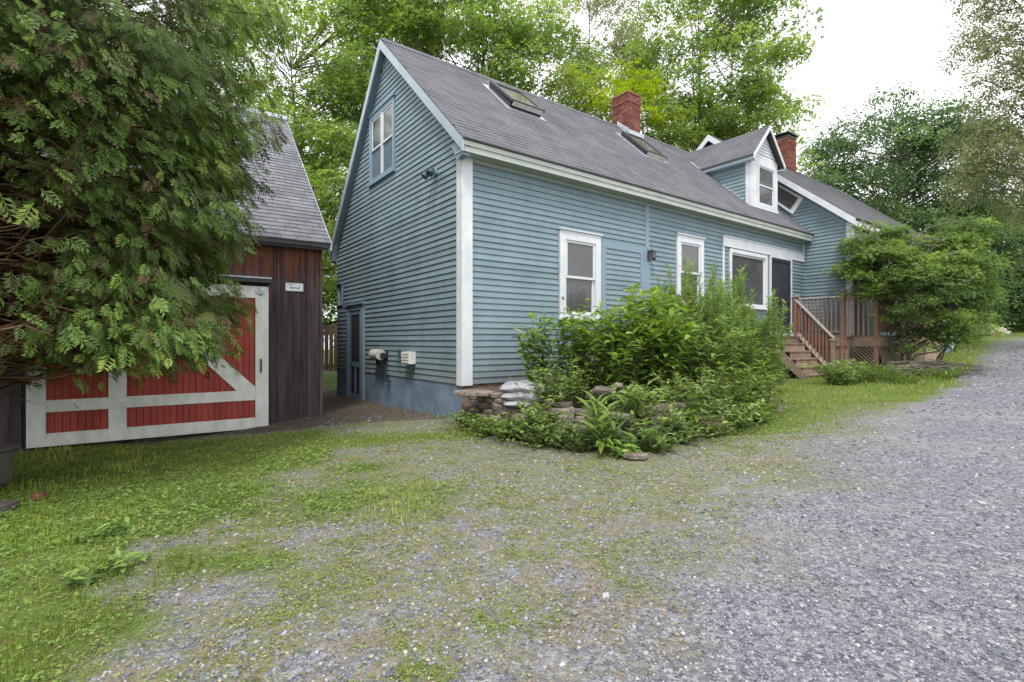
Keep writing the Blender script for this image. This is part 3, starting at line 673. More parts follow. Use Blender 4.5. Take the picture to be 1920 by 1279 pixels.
rake(ra - .006, ue - .02, er(ue - .02) - .02, ER, er(ER) - .02, .2, .03, M_WHT)
rake(ra - .006, ER + .0002, er(ER) - .02, 7.16, er(ue) - .02, .2, .03, M_WHT)
m = MB(); m.hexa([(ra + .03, EU + .0, er(EU) - .17), (ES, EU + .0, er(EU) - .17), (ES, ER, er(ER) - .17), (ra + .03, ER, er(ER) - .17), (ra + .03, EU + .0, er(EU) - .15), (ES, EU + .0, er(EU) - .15), (ES, ER, er(ER) - .15), (ra + .03, ER, er(ER) - .15)]); m.build("soffit", M_WHT, house)
rake(ES - .03, EU, er(EU) - .17, ER, er(ER) - .17, .24, .029, M_TRIMB)
m = MB(); m.box((ra, -1.36, 4.26), (rb, -1.33, 4.42)); m.box((ra + .03, -1.33, 4.28), (rb, EU - .037, 4.3)); m.build("fascia", M_WHT, house)
# slanted window under the wing's rake
A = [(-.02, 5.30), (1.0, 6.14), (1.0, 5.55), (.28, 4.90)]
cx_, cz_ = sum(p[0] for p in A) / 4, sum(p[1] for p in A) / 4
def shr(f): return [(cx_ + (p[0] - cx_) * f, cz_ + (p[1] - cz_) * f) for p in A]
def ring(name, f0, f1, x0, x1, mt, par):
    o, i = shr(f0), shr(f1); m = MB()
    for k in range(4):
        k2 = (k + 1) % 4; q = []
        for x in (x0, x1): q += [(x, *o[k]), (x, *o[k2]), (x, *i[k2]), (x, *i[k])]
        m.hexa(q)
    return m.build(name, mt, par)
tw = ring("window", 1.0, .84, ES - .075, ES - .0, M_WHT, house)
ring("sash", .838, .74, ES - .06, ES - .01, M_GREY, tw)
m = MB(); m.prism([(ES - .04, *p) for p in shr(.75)], (.008, 0, 0)); m.build("pane", M_GLS, tw)

# fixtures on the gable
fl = thing("floodlight", "small dark twin floodlight high on the gable wall near the corner board", "light", W(-.02, .81, 4.0), HA)
MB().tube([(0, 0, 0), (-.04, 0, 0)], .055, 12).build("mount", M_TRIMB, fl)
for sgn in (-1, 1):
    MB().tube([(-.04, 0, 0), (-.08, sgn * .05, .01), (-.1, sgn * .08, -.01)], .012, 6).build("arm", M_BLUE, fl)
    MB().tube([(-.10, sgn * .075, .03), (-.14, sgn * .085, -.03), (-.18, sgn * .095, -.075)], [.03, .055, .062], 12).build("lamp_head", M_BLUE, fl)
gm = thing("gas_meter", "beige gas meter with dark pipe on the lower gable wall nearest the cellar door", "meter", W(-.03, 3.0, .93), HA)
MB().tube([(-.13, .22, 0), (-.13, -.16, 0)], .105, 14).build("meter_body", M_GREY, gm, smooth=False)
MB().tube([(-.13, .30, .02), (-.13, .225, .02)], .085, 12).build("dial", M_BLUE, gm)
MB().tube([(-.10, -.22, -.02), (-.10, -.165, -.02)], .06, 10).build("coupling", M_BLK, gm)
m = MB(); m.tube([(-.08, -.1, -.1), (-.08, -.1, -.22), (-.08, -.28, -.22), (-.08, -.28, -.5), (.02, -.28, -.52)], .022, 8); m.box((-.13, -.06, -.2), (-.04, .1, -.1)); m.build("pipe", M_BLK, gm)
MB().box((-.03, -.2, -.08), (.0, .2, .08)).build("bracket", M_BLK, gm)
vb = thing("dryer_vent", "white louvred vent box on the lower gable wall nearest the corner board", "vent", W(-.025, 1.72, .89), HA)
MB().box((-.13, -.15, -.1), (0, .15, .12)).build("housing", M_WHTW, vb)
for i in range(4): MB().box((-.15, -.14 + i * .0, -.08 + i * .05), (-.131, .14, -.05 + i * .05)).build("louvre", M_WHTW, vb)
MB().tube([(-.05, -.08, -.1), (-.05, -.08, -.2)], .02, 8).build("drain", M_BLUE, vb)
sp = thing("hose_tap", "small dark tap with thin bent wires between the meter and the vent", "tap", W(-.022, 2.2, .92), HA)
MB().tube([(0, 0, 0), (-.08, 0, 0), (-.1, 0, -.06)], .015, 8).build("spout", M_BLUE, sp)
MB().tube([(-.05, 0, 0), (-.05, 0, .06)], .008, 6).build("stem", M_BLUE, sp)
MB().tube([(-.05, -.035, .06), (-.05, .035, .06)], .012, 6).build("handle", M_BLUE, sp)
m = MB(); m.tube([(-.02, .06, .1), (-.03, .02, .14), (-.02, -.04, .08), (-.03, .05, -.02), (-.02, -.05, -.06), (-.03, -.12, .02)], .006, 5); m.build("wire", M_BLUE, sp)
lt = thing("wall_lantern", "small black wall lantern on the flat blue trim board of the front wall", "light", W(4.44, -.027, 2.95), HA)
MB().box((-.05, -.015, -.1), (.05, 0, .12)).build("back_plate", M_BLK, lt)
MB().tube([(0, -.01, .06), (0, -.08, .12), (0, -.12, .09)], .01, 6).build("arm", M_BLK, lt)
MB().tube([(0, -.12, .09), (0, -.12, .07), (0, -.12, -.08), (0, -.12, -.1)], [.02, .06, .045, .015], 6).build("lantern_body", M_BLK, lt)
MB().tube([(0, -.12, .05), (0, -.12, -.06)], [.0605, .05], 6, cap=False).build("lantern_glass", M_GLS, lt)

# ---------------------------------------------------------------- steps and deck
st = thing("wooden_steps", "weathered brown wooden steps leading up to the screen door", "steps", W(10, -.1, .2), HA)
def stl(x, y, z): return (x - 10, y + .1, z - .2)
NS = 6; SX0, SX1 = 9.35, 10.56
for i in range(NS):
    zt = 1.34 - i * .195; y1 = -.10 - i * .155; y0 = y1 - .30 if i == 0 else y1 - .185
    a = stl(SX0, y0 + (.11 if i == 0 else 0), zt - .04); b = stl(SX1, y1, zt)
    MB().box(a, b).build("tread", M_DECK, st, bevel=.004)
    if i < NS: MB().box(stl(SX0 + .02, y1 - .165, zt - .193), stl(SX1 - .02, y1 - .145, zt - .042)).build("riser", M_DECK, st)
for sx in (SX0 - .02, SX1 + .001):
    m = MB(); m.prism([stl(sx, -.05, 1.30), stl(sx, -.05, .95), stl(sx, -1.1, .0), stl(sx, -1.15, .18), stl(sx, -1.0, .32)], (.022, 0, 0)); m.build("stringer", M_DECK, st)
# posts, sloping rail and balusters on the right
MB().box(stl(10.585, -.18, 1.0), stl(10.675, -.09, 2.42)).build("post", M_RAIL, st)
MB().box(stl(10.56, -.205, 2.421), stl(10.70, -.065, 2.46)).build("post_cap", M_RAILG, st)
MB().box(stl(10.585, -1.12, .0), stl(10.675, -1.03, 1.22)).build("post", M_FENCE, st)
MB().box(stl(10.57, -1.135, 1.221), stl(10.69, -1.015, 1.25)).build("post_cap", M_RAILG, st)
MB().beam(stl(10.63, -.12, 2.36), stl(10.63, -1.10, 1.27), .10, .035).build("handrail", M_RAILG, st)
MB().beam(stl(10.63, -.18, 1.42), stl(10.63, -1.03, .42), .035, .09).build("bottom_rail", M_RAILG, st)
for i in range(9):
    y = -.22 - i * .088; zt = 2.36 + (y + .12) * 1.112 - .02; zb = 1.42 + (y + .18) * 1.176
    MB().box(stl(10.61, y - .016, zb), stl(10.65, y + .016, zt)).build("baluster", M_RAIL, st)
dk = thing("wooden_deck", "reddish brown wooden deck with railing and lattice skirt beside the steps", "deck", W(12, -1.2, .3), HA)
def dl(x, y, z): return (x - 12, y + 1.2, z - .3)
DX0, DX1, DYF = 10.70, 16.4, -1.95
# deck runs from the step rail round the wing's corner
x = DX0
yy = -.03
k = 0
while yy > DYF + .1:
    MB().box(dl(DX0 if yy > -1.3 else 11.0, yy - .135, 1.31), dl(11.36 if yy > -1.27 else DX1, yy, 1.345)).build("deck_board", M_DECK, dk); yy -= .14
MB().box(dl(DX0 - .0, -1.30, 1.06), dl(DX0 + .04, -.02, 1.305)).build("rim_board", M_DECK, dk)
MB().box(dl(10.74, -1.34, 1.06), dl(11.0, -1.30, 1.305)).build("rim_board", M_DECK, dk)
MB().box(dl(11.0, DYF - .04, 1.06), dl(DX1, DYF, 1.305)).build("rim_board", M_DECK, dk)
MB().box(dl(10.96, DYF, 1.06), dl(10.998, -1.345, 1.305)).build("rim_board", M_DECK, dk)
def post(x, y, z0=.3, z1=2.42): 
    MB().box(dl(x - .045, y - .045, z0), dl(x + .045, y + .045, z1)).build("post", M_RAIL, dk)
    MB().tube([dl(x, y, z1), dl(x, y, z1 + .03), dl(x, y, z1 + .07), dl(x, y, z1 + .12)], [.055, .03, .05, .015], 8).build("post_cap", M_RAIL, dk)
post(10.72, -1.27); post(11.0, DYF + .03, .3, 2.35)
for x in (12.8, 14.6, 16.35): post(x, DYF + .03, .3, 2.35)
MB().beam(dl(10.72, -.21, 2.36), dl(10.72, -1.22, 2.36), .09, .035).build("handrail", M_RAILG, dk)
MB().beam(dl(10.72, -.21, 1.45), dl(10.72, -1.22, 1.45), .04, .06).build("bottom_rail", M_RAIL, dk)
for i in range(9): MB().box(dl(10.70, -.32 - i * .1, 1.48), dl(10.74, -.29 - i * .1, 2.34)).build("baluster", M_DECK, dk)
MB().beam(dl(10.77, -1.29, 2.33), dl(10.98, DYF + .1, 2.33), .05, .05).build("handrail", M_RAIL, dk)
for i in range(5):
    t = (i + .8) / 5.6; x = 10.77 + .21 * t; y = -1.29 + (DYF + .1 + 1.29) * t; MB().box(dl(x - .016, y - .016, 1.35), dl(x + .016, y + .016, 2.305)).build("baluster", M_DECK, dk)
MB().beam(dl(11.05, DYF + .03, 2.33), dl(16.3, DYF + .03, 2.33), .09, .035).build("handrail", M_RAIL, dk)
MB().beam(dl(11.05, DYF + .03, 1.45), dl(16.3, DYF + .03, 1.45), .04, .06).build("bottom_rail", M_RAIL, dk)
for i in range(40):
    x = 11.16 + i * .13
    if min(abs(x - p) for p in (12.8, 14.6, 16.35)) > .06: MB().box(dl(x - .018, DYF + .012, 1.48), dl(x + .018, DYF + .048, 2.31)).build("baluster", M_DECK, dk)
m = MB()
for i in range(60):
    x = 10.98 + i * .09
    for sg in (1, -1):
        q0 = (x, DYF + (.0 if sg > 0 else .012), .35); q1 = (x + sg * .7, q0[1], 1.05)
        if 10.98 < q1[0] < 16.4: m.beam(dl(*q0), dl(*q1), .035, .01, (0, 1, 0))
for i in range(-6, 8):
    for sg in (1, -1):
        for (ax_, ay_, bx_, by_) in ((10.70, -1.33, 10.99, -1.33), (10.955, DYF, 10.955, -1.34)):
            L_ = math.hypot(bx_ - ax_, by_ - ay_); t0_ = i * .09; ta, tb_ = t0_, t0_ + sg * .7; za, zb_ = .35, 1.05
            if sg < 0: ta, tb_, za, zb_ = tb_, ta, zb_, za
            c0, c1 = max(ta, 0), min(tb_, L_)
            if c1 - c0 < .03: continue
            f = lambda q: (ax_ + (bx_ - ax_) * q / L_ - (.006 if sg > 0 else 0), ay_ + (by_ - ay_) * q / L_ - (.006 if sg > 0 else 0), za + (zb_ - za) * (q - ta) / (tb_ - ta))
            m.beam(dl(*f(c0)), dl(*f(c1)), .01 if ax_ == bx_ else .035, .035 if ax_ == bx_ else .01, (1, 0, 0) if ax_ == bx_ else (0, 1, 0))
tag(m.build("lattice", M_FENCE, dk), kind='stuff')
MB().box(dl(10.74, -1.3, .2), dl(10.76, -.05, 1.05)).build("skirt_backing", M_DECK, dk)
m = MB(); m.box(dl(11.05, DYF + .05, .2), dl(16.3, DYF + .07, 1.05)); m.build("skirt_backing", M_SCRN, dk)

# ---------------------------------------------------------------- barn
BA = math.atan2(950, 1390); BX, BY = -3.45, 9.1; bc, bs = math.cos(BA), math.sin(BA)
def WB(x, y, z=0): return (BX + x * bc - y * bs, BY + x * bs + y * bc, z)
barn = thing("wooden_barn", "dark weathered board barn with grey shingled roof and red and white door", "barn", (BX, BY, 0), BA)
m = MB(); m.prism([(-7.5, .03, -.6), (-7.5, .03, 2.9), (-7.5, 3.84, 6.3), (-7.5, 7.68, 2.9), (-7.5, 7.68, -.6)], (7.48, 0, 0)); m.build("frame_wall", M_SCRN, barn)
x = 0
while x > -7.4:
    wd = random.uniform(.2, .29); g = random.uniform(.004, .01)
    MB().box((x - wd + g, -.0 - random.uniform(0, .008), -.35), (x, .028, 2.93)).build("board", M_BARN, barn); x -= wd
y = .03
while y < 7.6:
    wd = random.uniform(.2, .29); MB().box((-.019, y, -.35), (.003 + random.uniform(0, .006), y + wd - .006, 2.9 + min(y, 7.6 - y) * .84)).build("board", M_BARN, barn); y += wd
MB().box((-.004, -.036, -.3), (.034, -.0085, 2.9)).build("corner_trim", M_BARN, barn)
BZ = 2.94; bk = .9
m = MB()
m.hexa([(-7.7, -.24, BZ - .09), (.12, -.24, BZ - .09), (.12, 3.84, BZ + bk * 4.08 - .09), (-7.7, 3.84, BZ + bk * 4.08 - .09), (-7.7, -.24, BZ - .008), (.12, -.24, BZ - .008), (.12, 3.84, BZ + bk * 4.08 - .008), (-7.7, 3.84, BZ + bk * 4.08 - .008)])
m.hexa([(-7.7, 3.8401, BZ + bk * 4.08 - .09), (.12, 3.8401, BZ + bk * 4.08 - .09), (.12, 7.92, BZ - .09), (-7.7, 7.92, BZ - .09), (-7.7, 3.8401, BZ + bk * 4.08 - .008), (.12, 3.8401, BZ + bk * 4.08 - .008), (.12, 7.92, BZ - .008), (-7.7, 7.92, BZ - .008)])
br = m.build("roof", M_DRIP, barn)
shingles("shingles", M_SLATE, br, -7.7, .13, -.25, BZ - .01, 3.84, BZ + bk * 4.08, .13, .24, th=.012)
m = MB(); m.box((-7.7, 3.74, BZ + bk * 4.08 - .06), (.14, 3.95, BZ + bk * 4.08 + .03)); m.build("ridge_cap", M_LEAD, barn)
MB().box((-7.6, -.22, BZ - .14), (.09, -.19, BZ - .092)).build("fascia", M_SCRN, barn)
rk = MB().hexa([(.121, -.25, BZ - .13), (.145, -.25, BZ - .13), (.145, 3.84, BZ + bk * 4.08 - .13), (.121, 3.84, BZ + bk * 4.08 - .13), (.121, -.25, BZ - .01), (.145, -.25, BZ - .01), (.145, 3.84, BZ + bk * 4.08 - .01), (.121, 3.84, BZ + bk * 4.08 - .01)]); rk.build("rake_board", M_LEAD, barn)
# sliding door
DL, DR, DB, DT = -3.84, -.86, -.25, 2.11; y0, y1 = -.13, -.09
dr = MB().box((DL + .02, y1 + .001, DB + .02), (DR - .02, y1 + .02, DT - .02)).build("sliding_door", M_REDB, barn)
def dbx(nm, mt, a, b, p, q, pr=0): return MB().box((a, y0 - pr, p), (b, y1, q)).build(nm, mt, dr, bevel=.004)
dbx("stile", M_WHTW, DL, DL + .2, DB, DT); dbx("stile", M_WHTW, DR - .2, DR, DB, DT)
dbx("rail", M_WHTW, DL + .201, DR - .201, DB, DB + .18); dbx("rail", M_WHTW, DL + .201, DR - .201, DT - .2, DT)
dbx("rail", M_WHTW, DL + .201, DR - .201, .22, .385, .001); dbx("stile", M_WHTW, -2.97, -2.76, DB + .181, .219); dbx("stile", M_WHTW, -2.97, -2.76, .386, DT - .201)
def brace(p, q):
    MB().beam((p[0], (y0 + y1) / 2 - .001, p[1]), (q[0], (y0 + y1) / 2 - .001, q[1]), .034, .15, (0, 1, 0) if 0 else (0, -1, 0)).build("brace", M_WHTW, dr)
def brace2(a0, a1, z0_, z1_, wd=.19):
    m = MB(); m.prism([(a0, y0 + .004, z0_), (a0 + wd, y0 + .004, z0_), (a1, y0 + .004, z1_), (a1 - wd, y0 + .004, z1_)], (0, .034, 0)); m.build("brace", M_WHTW, dr)
brace2(-1.27, -2.7, .386, DT - .201, -.0) if 0 else None
m = MB(); m.prism([(-1.33, y0 + .004, .386), (-1.062, y0 + .004, .386), (-1.062, y0 + .004, .44), (-2.5, y0 + .004, DT - .201), (-2.755, y0 + .004, DT - .201)], (0, .034, 0)); m.build("brace", M_WHTW, dr)
a = DL + .203
while a < DR - .21:
    b = min(a + .083, DR - .203)
    if not (-2.965 < a and b < -2.765):
        for p, q in ((DB + .182, .219), (.387, DT - .203)): MB().box((a, y1 - .022, p), (b - .007, y1, q)).build("panel_board", M_RED, dr)
    a = b
m = MB(); m.box((-.99, y0 - .03, .68), (-.965, y0 - .02, .9)); m.box((-.99, y0 - .02, .68), (-.965, y0, .70)); m.box((-.99, y0 - .02, .88), (-.965, y0, .9)); m.build("handle", M_BLK, dr)
m = MB(); m.box((-1.0, y0 - .02, 1.99), (-.92, y0 - .001, 2.08)); m.tube([(-.96, y0 - .04, 2.06), (-.96, y0 - .018, 2.06)], .035, 10); m.build("roller_hanger", M_LEAD, dr)
m = MB(); m.box((-5.6, -.19, 2.17), (-.82, -.02, 2.235)); m.build("door_track", M_BLK, barn)
m = MB(); m.add([(-5.6, -.21, 2.236), (-.82, -.21, 2.236), (-.82, -.01, 2.27), (-5.6, -.01, 2.27), (-5.6, -.21, 2.25), (-.82, -.21, 2.25), (-.82, -.01, 2.285), (-5.6, -.01, 2.285)], [(0, 3, 2, 1), (4, 5, 6, 7), (0, 1, 5, 4), (1, 2, 6, 5), (2, 3, 7, 6), (3, 0, 4, 7)]); m.build("track_cover", M_LEAD, barn)
# number plate nailed on boards: pale plate with unreadable dark marks
pl = thing("number_plate", "small white number plate nailed to dark barn boards right of the door", "plate", WB(-.43, -.012, 2.14), BA)
MB().box((-.145, -.006, -.07), (.145, 0, .07)).build("plate", M_WHT, pl, bevel=.002)
m = MB()
for i in range(5): m.box((-.11 + i * .02, -.0075, .042), (-.098 + i * .02, -.0062, .056))
for i, (x, ww) in enumerate(((-.05, .03), (-.01, .04), (.04, .03))): m.box((x, -.0075, -.028 + (i % 2) * .008), (x + ww, -.0062, -.01 + (i % 2) * .006))
m.box((-.07, -.0075, -.01), (-.04, -.0062, .004)); m.box((.065, -.0075, -.012), (.085, -.0062, .003))
m.build("marks", M_BLK, pl)

# fence of tan boards seen through the gap between barn and house
fe = thing("board_fence", "low tan board fence in the gap between barn and house", "fence", (-5.6, 14.2, 0), R(12))
for i in range(22):
    MB().box((-1.3 + i * .125, 0, .35 + random.uniform(-.03, .03)), (-1.19 + i * .125, .022, 1.65 + random.uniform(-.03, .03))).build("fence_board", M_FENCE, fe)
for zz in (.45, 1.4): MB().box((-1.3, .023, zz), (1.42, .06, zz + .09)).build("rail", M_FENCE, fe)
for x in (-1.25, .05, 1.3): MB().box((x, .061, -.5), (x + .09, .15, 1.6)).build("post", M_FENCE, fe)

# ---------------------------------------------------------------- leaf templates
def T(v, f): return (np.array(v, float), np.array(f, int))
def diamond(L=1, w_=.3, fold=.06, mid=.45): return T([(0, 0, 0), (mid * L, w_ / 2, fold), (L, 0, 0), (mid * L, -w_ / 2, fold)], [(0, 3, 2), (0, 2, 1)])
def tri(L=1, w_=.3, z=0): return T([(0, 0, 0), (L * .55, w_ * .62, z), (L, -w_ * .1, 0), (L * .45, -w_ * .55, z)], [(0, 2, 1), (0, 3, 2)])
def sliver(L=1, w_=.1): return T([(0, -w_ * .2, 0), (L * .5, w_ * .75, 0), (L, 0, 0)], [(0, 2, 1)])
def merge(lst):
    V = []; F = []; o = 0
    for v, f in lst: V.append(v); F.append(f + o); o += len(v)
    return np.concatenate(V), np.concatenate(F)
def xf(t, ang=0, tilt=0, off=(0, 0, 0), s=1, roll=0):
    v, f = t; M = Matrix.Rotation(ang, 3, 'Z') @ Matrix.Rotation(tilt, 3, 'Y') @ Matrix.Rotation(roll, 3, 'X')
    return (v * s) @ np.array(M).T + np.array(off), f
def maple_sprig(n=5, seed=0):
    r = random.Random(seed); l = []
    leaf = T([(0, 0, 0), (.30, .30, .02), (.17, .07, .03), (.45, 0, -.02), (.17, -.07, .03), (.30, -.30, .02)], [(0, 2, 1), (0, 3, 2), (0, 4, 3), (0, 5, 4)])
    for i in range(n):
        a = r.uniform(-1.9, 1.9); d = r.uniform(.15, .8)
        l.append(xf(leaf, a + r.uniform(-.6, .6), r.uniform(-.35, .45), (d * math.cos(a) * .9, d * math.sin(a) * .75, r.uniform(-.12, .1)), r.uniform(.8, 1.15), r.uniform(-.4, .4)))
    return merge(l)
MAPLE = [maple_sprig(4, i) for i in range(6)]
def oval_sprig(n=6, seed=0, L=.38, w_=.2):
    r = random.Random(seed); l = []
    for i in range(n):
        a = r.uniform(-2.2, 2.2); d = r.uniform(.1, .8)
        l.append(xf(diamond(L, w_, .03), a + r.uniform(-.7, .7), r.uniform(-.5, .7), (d * math.cos(a), d * math.sin(a) * .8, r.uniform(-.2, .15)), r.uniform(.8, 1.2), r.uniform(-.5, .5)))
    return merge(l)
OVAL = [oval_sprig(7, i) for i in range(6)]
def cedar_spray(seed):
    r = random.Random(seed); l = [T([(0, -.012, 0), (.5, -.012, .02), (1, 0, -.06), (.5, .012, .02), (0, .012, 0)], [(0, 1, 3), (0, 3, 4), (1, 2, 3)])]
    for i in range(9):
        t = .08 + i * .1; sg = 1 if i % 2 else -1; ln = (.5 - abs(t - .35) * .45) * r.uniform(.8, 1.15)
        l.append(xf(sliver(ln, .11), sg * r.uniform(.55, .8), r.uniform(-.05, .25), (t, 0, .02 - .06 * t * t)))
        if ln > .32: l.append(xf(sliver(ln * .5, .10), sg * r.uniform(1.1, 1.35), r.uniform(0, .3), (t + ln * .3 * math.cos(.65), sg * ln * .3 * math.sin(.65), 0)))
    return merge(l)
CEDAR = [cedar_spray(i) for i in range(6)]
LANCE = [T([(0, 0, 0), (.3, .13, .05), (.3, -.13, .05), (.65, .10, .02), (.65, -.10, .02), (.3, 0, .01), (.65, 0, -.03), (1, 0, -.14)],
           [(0, 5, 1), (0, 2, 5), (1, 5, 6), (1, 6, 3), (5, 2, 4), (5, 4, 6), (3, 6, 7), (6, 4, 7)])]
NARROW = [T([(0, 0, 0), (.5, .05, .02), (1, 0, -.12), (.5, -.05, .02)], [(0, 3, 2), (0, 2, 1)])]
BLADE = [T([(0, -.5, 0), (0, .5, 0), (.6, .28, .12), (.6, -.28, .12), (1, 0, .4)], [(0, 1, 2), (0, 2, 3), (3, 2, 4)])]
def trefoil(seed):
    r = random.Random(seed); return merge([xf(diamond(.5, .46, .04, .6), a + r.uniform(-.2, .2), r.uniform(-.35, .05)) for a in (0, 2.1, 4.2)])
CLOVER = [trefoil(i) for i in range(4)]
def rock(seed):
    r = random.Random(seed); v = [(sx * .5 * r.uniform(.55, 1.05), sy * .4 * r.uniform(.5, 1.1), sz * .28 * r.uniform(.5, 1.1)) for sz in (-1, 1) for sx, sy in ((-1, -1), (1, -1), (1, 1), (-1, 1))]
    return T(v, [(4, 5, 6), (4, 6, 7), (0, 1, 5), (0, 5, 4), (1, 2, 6), (1, 6, 5), (2, 3, 7), (2, 7, 6), (3, 0, 4), (3, 4, 7)])
ROCK = [rock(i) for i in range(8)]

# ---------------------------------------------------------------- leaf materials
L_MAPLE = leafmat("maple_leaves", [(0, (0.0785, 0.142, 0.0387)), (.35, (0.157, 0.2541, 0.0619)), (.75, (0.2669, 0.3812, 0.0852)), (1, (0.3767, 0.4933, 0.1161))], .55)
L_YELL = leafmat("yellow_green_leaves", [(0, (0.161, 0.253, 0.023)), (.5, (0.276, 0.391, 0.0345)), (1, (0.414, 0.506, 0.069))], .6)
L_DARK = leafmat("dark_leaves", [(0, (0.051, 0.0972, 0.0406)), (.6, (0.1021, 0.1782, 0.0648)), (1, (0.2212, 0.324, 0.1054))], .4)
L_OLIVE = leafmat("olive_leaves", [(0, (0.12, 0.156, 0.066)), (.5, (0.216, 0.252, 0.114)), (1, (0.336, 0.36, 0.192))], .45)
L_CEDAR = leafmat("cedar_sprays", [(0, (.13, .08, .04)), (.06, (.06, .07, .02)), (.35, (.08, .135, .03)), (.7, (.14, .23, .045)), (.93, (.22, .33, .065)), (.999, (.27, .37, .08)), (1, (.45, .15, .05))], .25)
L_SHRUB = leafmat("shrub_leaves", [(0, (0.0644, 0.1144, 0.04)), (.5, (0.143, 0.236, 0.0644)), (1, (0.3146, 0.4147, 0.093))], .45)
L_GARD = leafmat("garden_leaves", [(0, (0.0644, 0.117, 0.0234)), (.5, (0.1359, 0.234, 0.039)), (.9, (0.2431, 0.364, 0.065)), (1, (0.3432, 0.442, 0.104))], .42)
L_FEATH = leafmat("feathery_leaves", [(0, (0.1035, 0.1725, 0.046)), (.5, (0.1955, 0.299, 0.0805)), (1, (0.3335, 0.437, 0.1495))], .45)
L_GRASS = leafmat("grass_blades", [(0, (.08, .12, .02)), (.4, (.17, .24, .035)), (.75, (.27, .36, .05)), (.92, (.35, .41, .08)), (1, (.44, .38, .20))], .35)
L_CLOV = leafmat("clover_leaves", [(0, (.07, .13, .03)), (.5, (.14, .24, .045)), (1, (.26, .36, .10))], .3)
L_MOSS = leafmat("mossy_weeds", [(0, (.10, .15, .03)), (.5, (.18, .25, .04)), (.85, (.26, .32, .07)), (1, (.30, .26, .15))], .3)
L_PEB = leafmat("gravel_stones", [(0, (.075, .078, .095)), (.3, (.15, .153, .18)), (.65, (.225, .226, .258)), (.93, (.30, .298, .32)), (.995, (.38, .37, .36)), (1, (.32, .25, .20))], .0, .8)
L_LITTER = leafmat("dry_litter_bits", [(0, (.10, .06, .035)), (.5, (.24, .17, .10)), (1, (.42, .34, .24))], .1, .8)
L_FLOW = leafmat("orange_flowers", [(0, (.5, .07, .02)), (.5, (.6, .17, .02)), (1, (.65, .38, .03))], .2)

# ---------------------------------------------------------------- trees
def bez(p, q, sag, n=5, wob=.0):
    t = np.linspace(0, 1, n)[:, None]; P = np.array(p) * (1 - t) + np.array(q) * t
    P[:, 2] += (sag * 4 * t * (1 - t))[:, 0]
    if wob: P[1:-1] += rng.normal(0, wob, (n - 2, 3))
    return P
def tree(label, x, y, h, blobs, nclump, per, lsize, mt, tmpl=MAPLE, bark=M_BARK, name="maple_tree", cat="tree", group=None, tr=.2, crad=(.65, 1.2), flat=.4, stems=1, low=.3, droop=.1):
    g0 = float(gz(x, y)); t = thing(name, label, cat, (x, y, g0), 0, group); paths = []
    blobs = [(np.array(b[:3]) - np.array([x, y, g0]), np.array(b[3:])) for b in blobs]
    wts = np.array([b[1].prod() ** .66 for b in blobs]); wts = wts / wts.sum(); cen = []; rad = []; outd = []
    for k in range(nclump):
        b = blobs[rng.choice(len(blobs), p=wts)]
        d = nrm(rng.normal(size=3)); rr = rng.uniform(.35, 1) ** .5
        c = b[0] + d * b[1] * rr; cen.append(c); rad.append(rng.uniform(*crad)); outd.append(d)
    trunks = []
    for s in range(stems):
        a = rng.random() * 6.28; off = np.array([math.cos(a), math.sin(a), 0]) * (0 if stems == 1 else .3)
        lean = np.array([rng.normal(0, .03), rng.normal(0, .03), 0]) * h + off * (0 if stems == 1 else 3)
        P = np.array([off + lean * q + np.array([0, 0, h * q]) + (rng.normal(0, .05, 3) if 0 < q < 1 else 0) for q in np.linspace(0, 1, 8)]); P[0, 2] -= .3
        r = tr * (1 - np.linspace(0, .92, 8)) / (1 if stems == 1 else 1.5); trunks.append((P, r)); paths.append((P, r))
    for c, rd in zip(cen, rad):
        P, r = trunks[rng.integers(len(trunks))]
        zt = np.clip(c[2] - np.hypot(c[0], c[1]) * rng.uniform(.3, .8), h * low * .6, h * .95); q = zt / h * 7; i = int(np.clip(q, 0, 6)); st_ = P[i] * (1 - (q - i)) + P[i + 1] * (q - i)
        r0 = max(.02, np.interp(q, range(8), r) * .45); paths.append((bez(st_, c, rng.uniform(-.1, .3), 5, .08), np.linspace(r0, .012, 5)))
        for e in range(3):
            d = rng.normal(size=3) * [1, 1, .4]; paths.append((bez(c - d * .1, c + nrm(d) * rd * .75, 0, 3, .03), [.012, .008, .004]))
    V, Tt = tubes_np(paths, 4); np_mesh("trunk", V, Tt, bark, t, smooth=True)
    cen = np.array(cen); rad = np.array(rad)
    idx = np.repeat(np.arange(nclump), per); n = len(idx)
    a = rng.random(n) * 6.283; rr = np.sqrt(rng.random(n)) * rng.uniform(.8, 1.1, n)
    hor = np.stack([np.cos(a) * rr, np.sin(a) * rr], 1) * rad[idx][:, None]
    zz = ((1 - rr ** 2) * flat - flat * .5 + rng.normal(0, .13 + flat * .12, n)) * rad[idx] - droop * rr * rad[idx]
    P = cen[idx] + np.column_stack([hor, zz])
    D = np.column_stack([np.cos(a) + rng.normal(0, .5, n), np.sin(a) + rng.normal(0, .5, n), rng.normal(-.25 - droop, .3, n)])
    N = np.column_stack([rng.normal(0, .45, n), rng.normal(0, .45, n), np.ones(n)])
    crn = rng.random(nclump); r = np.clip(.55 * crn[idx] + .45 * rng.random(n), 0, 1)
    V, Tt, rn = scatter(tmpl, P, D, N, lsize * rng.uniform(.75, 1.25, n), r)
    np_mesh("crown", V, Tt, mt, t, rn); return t
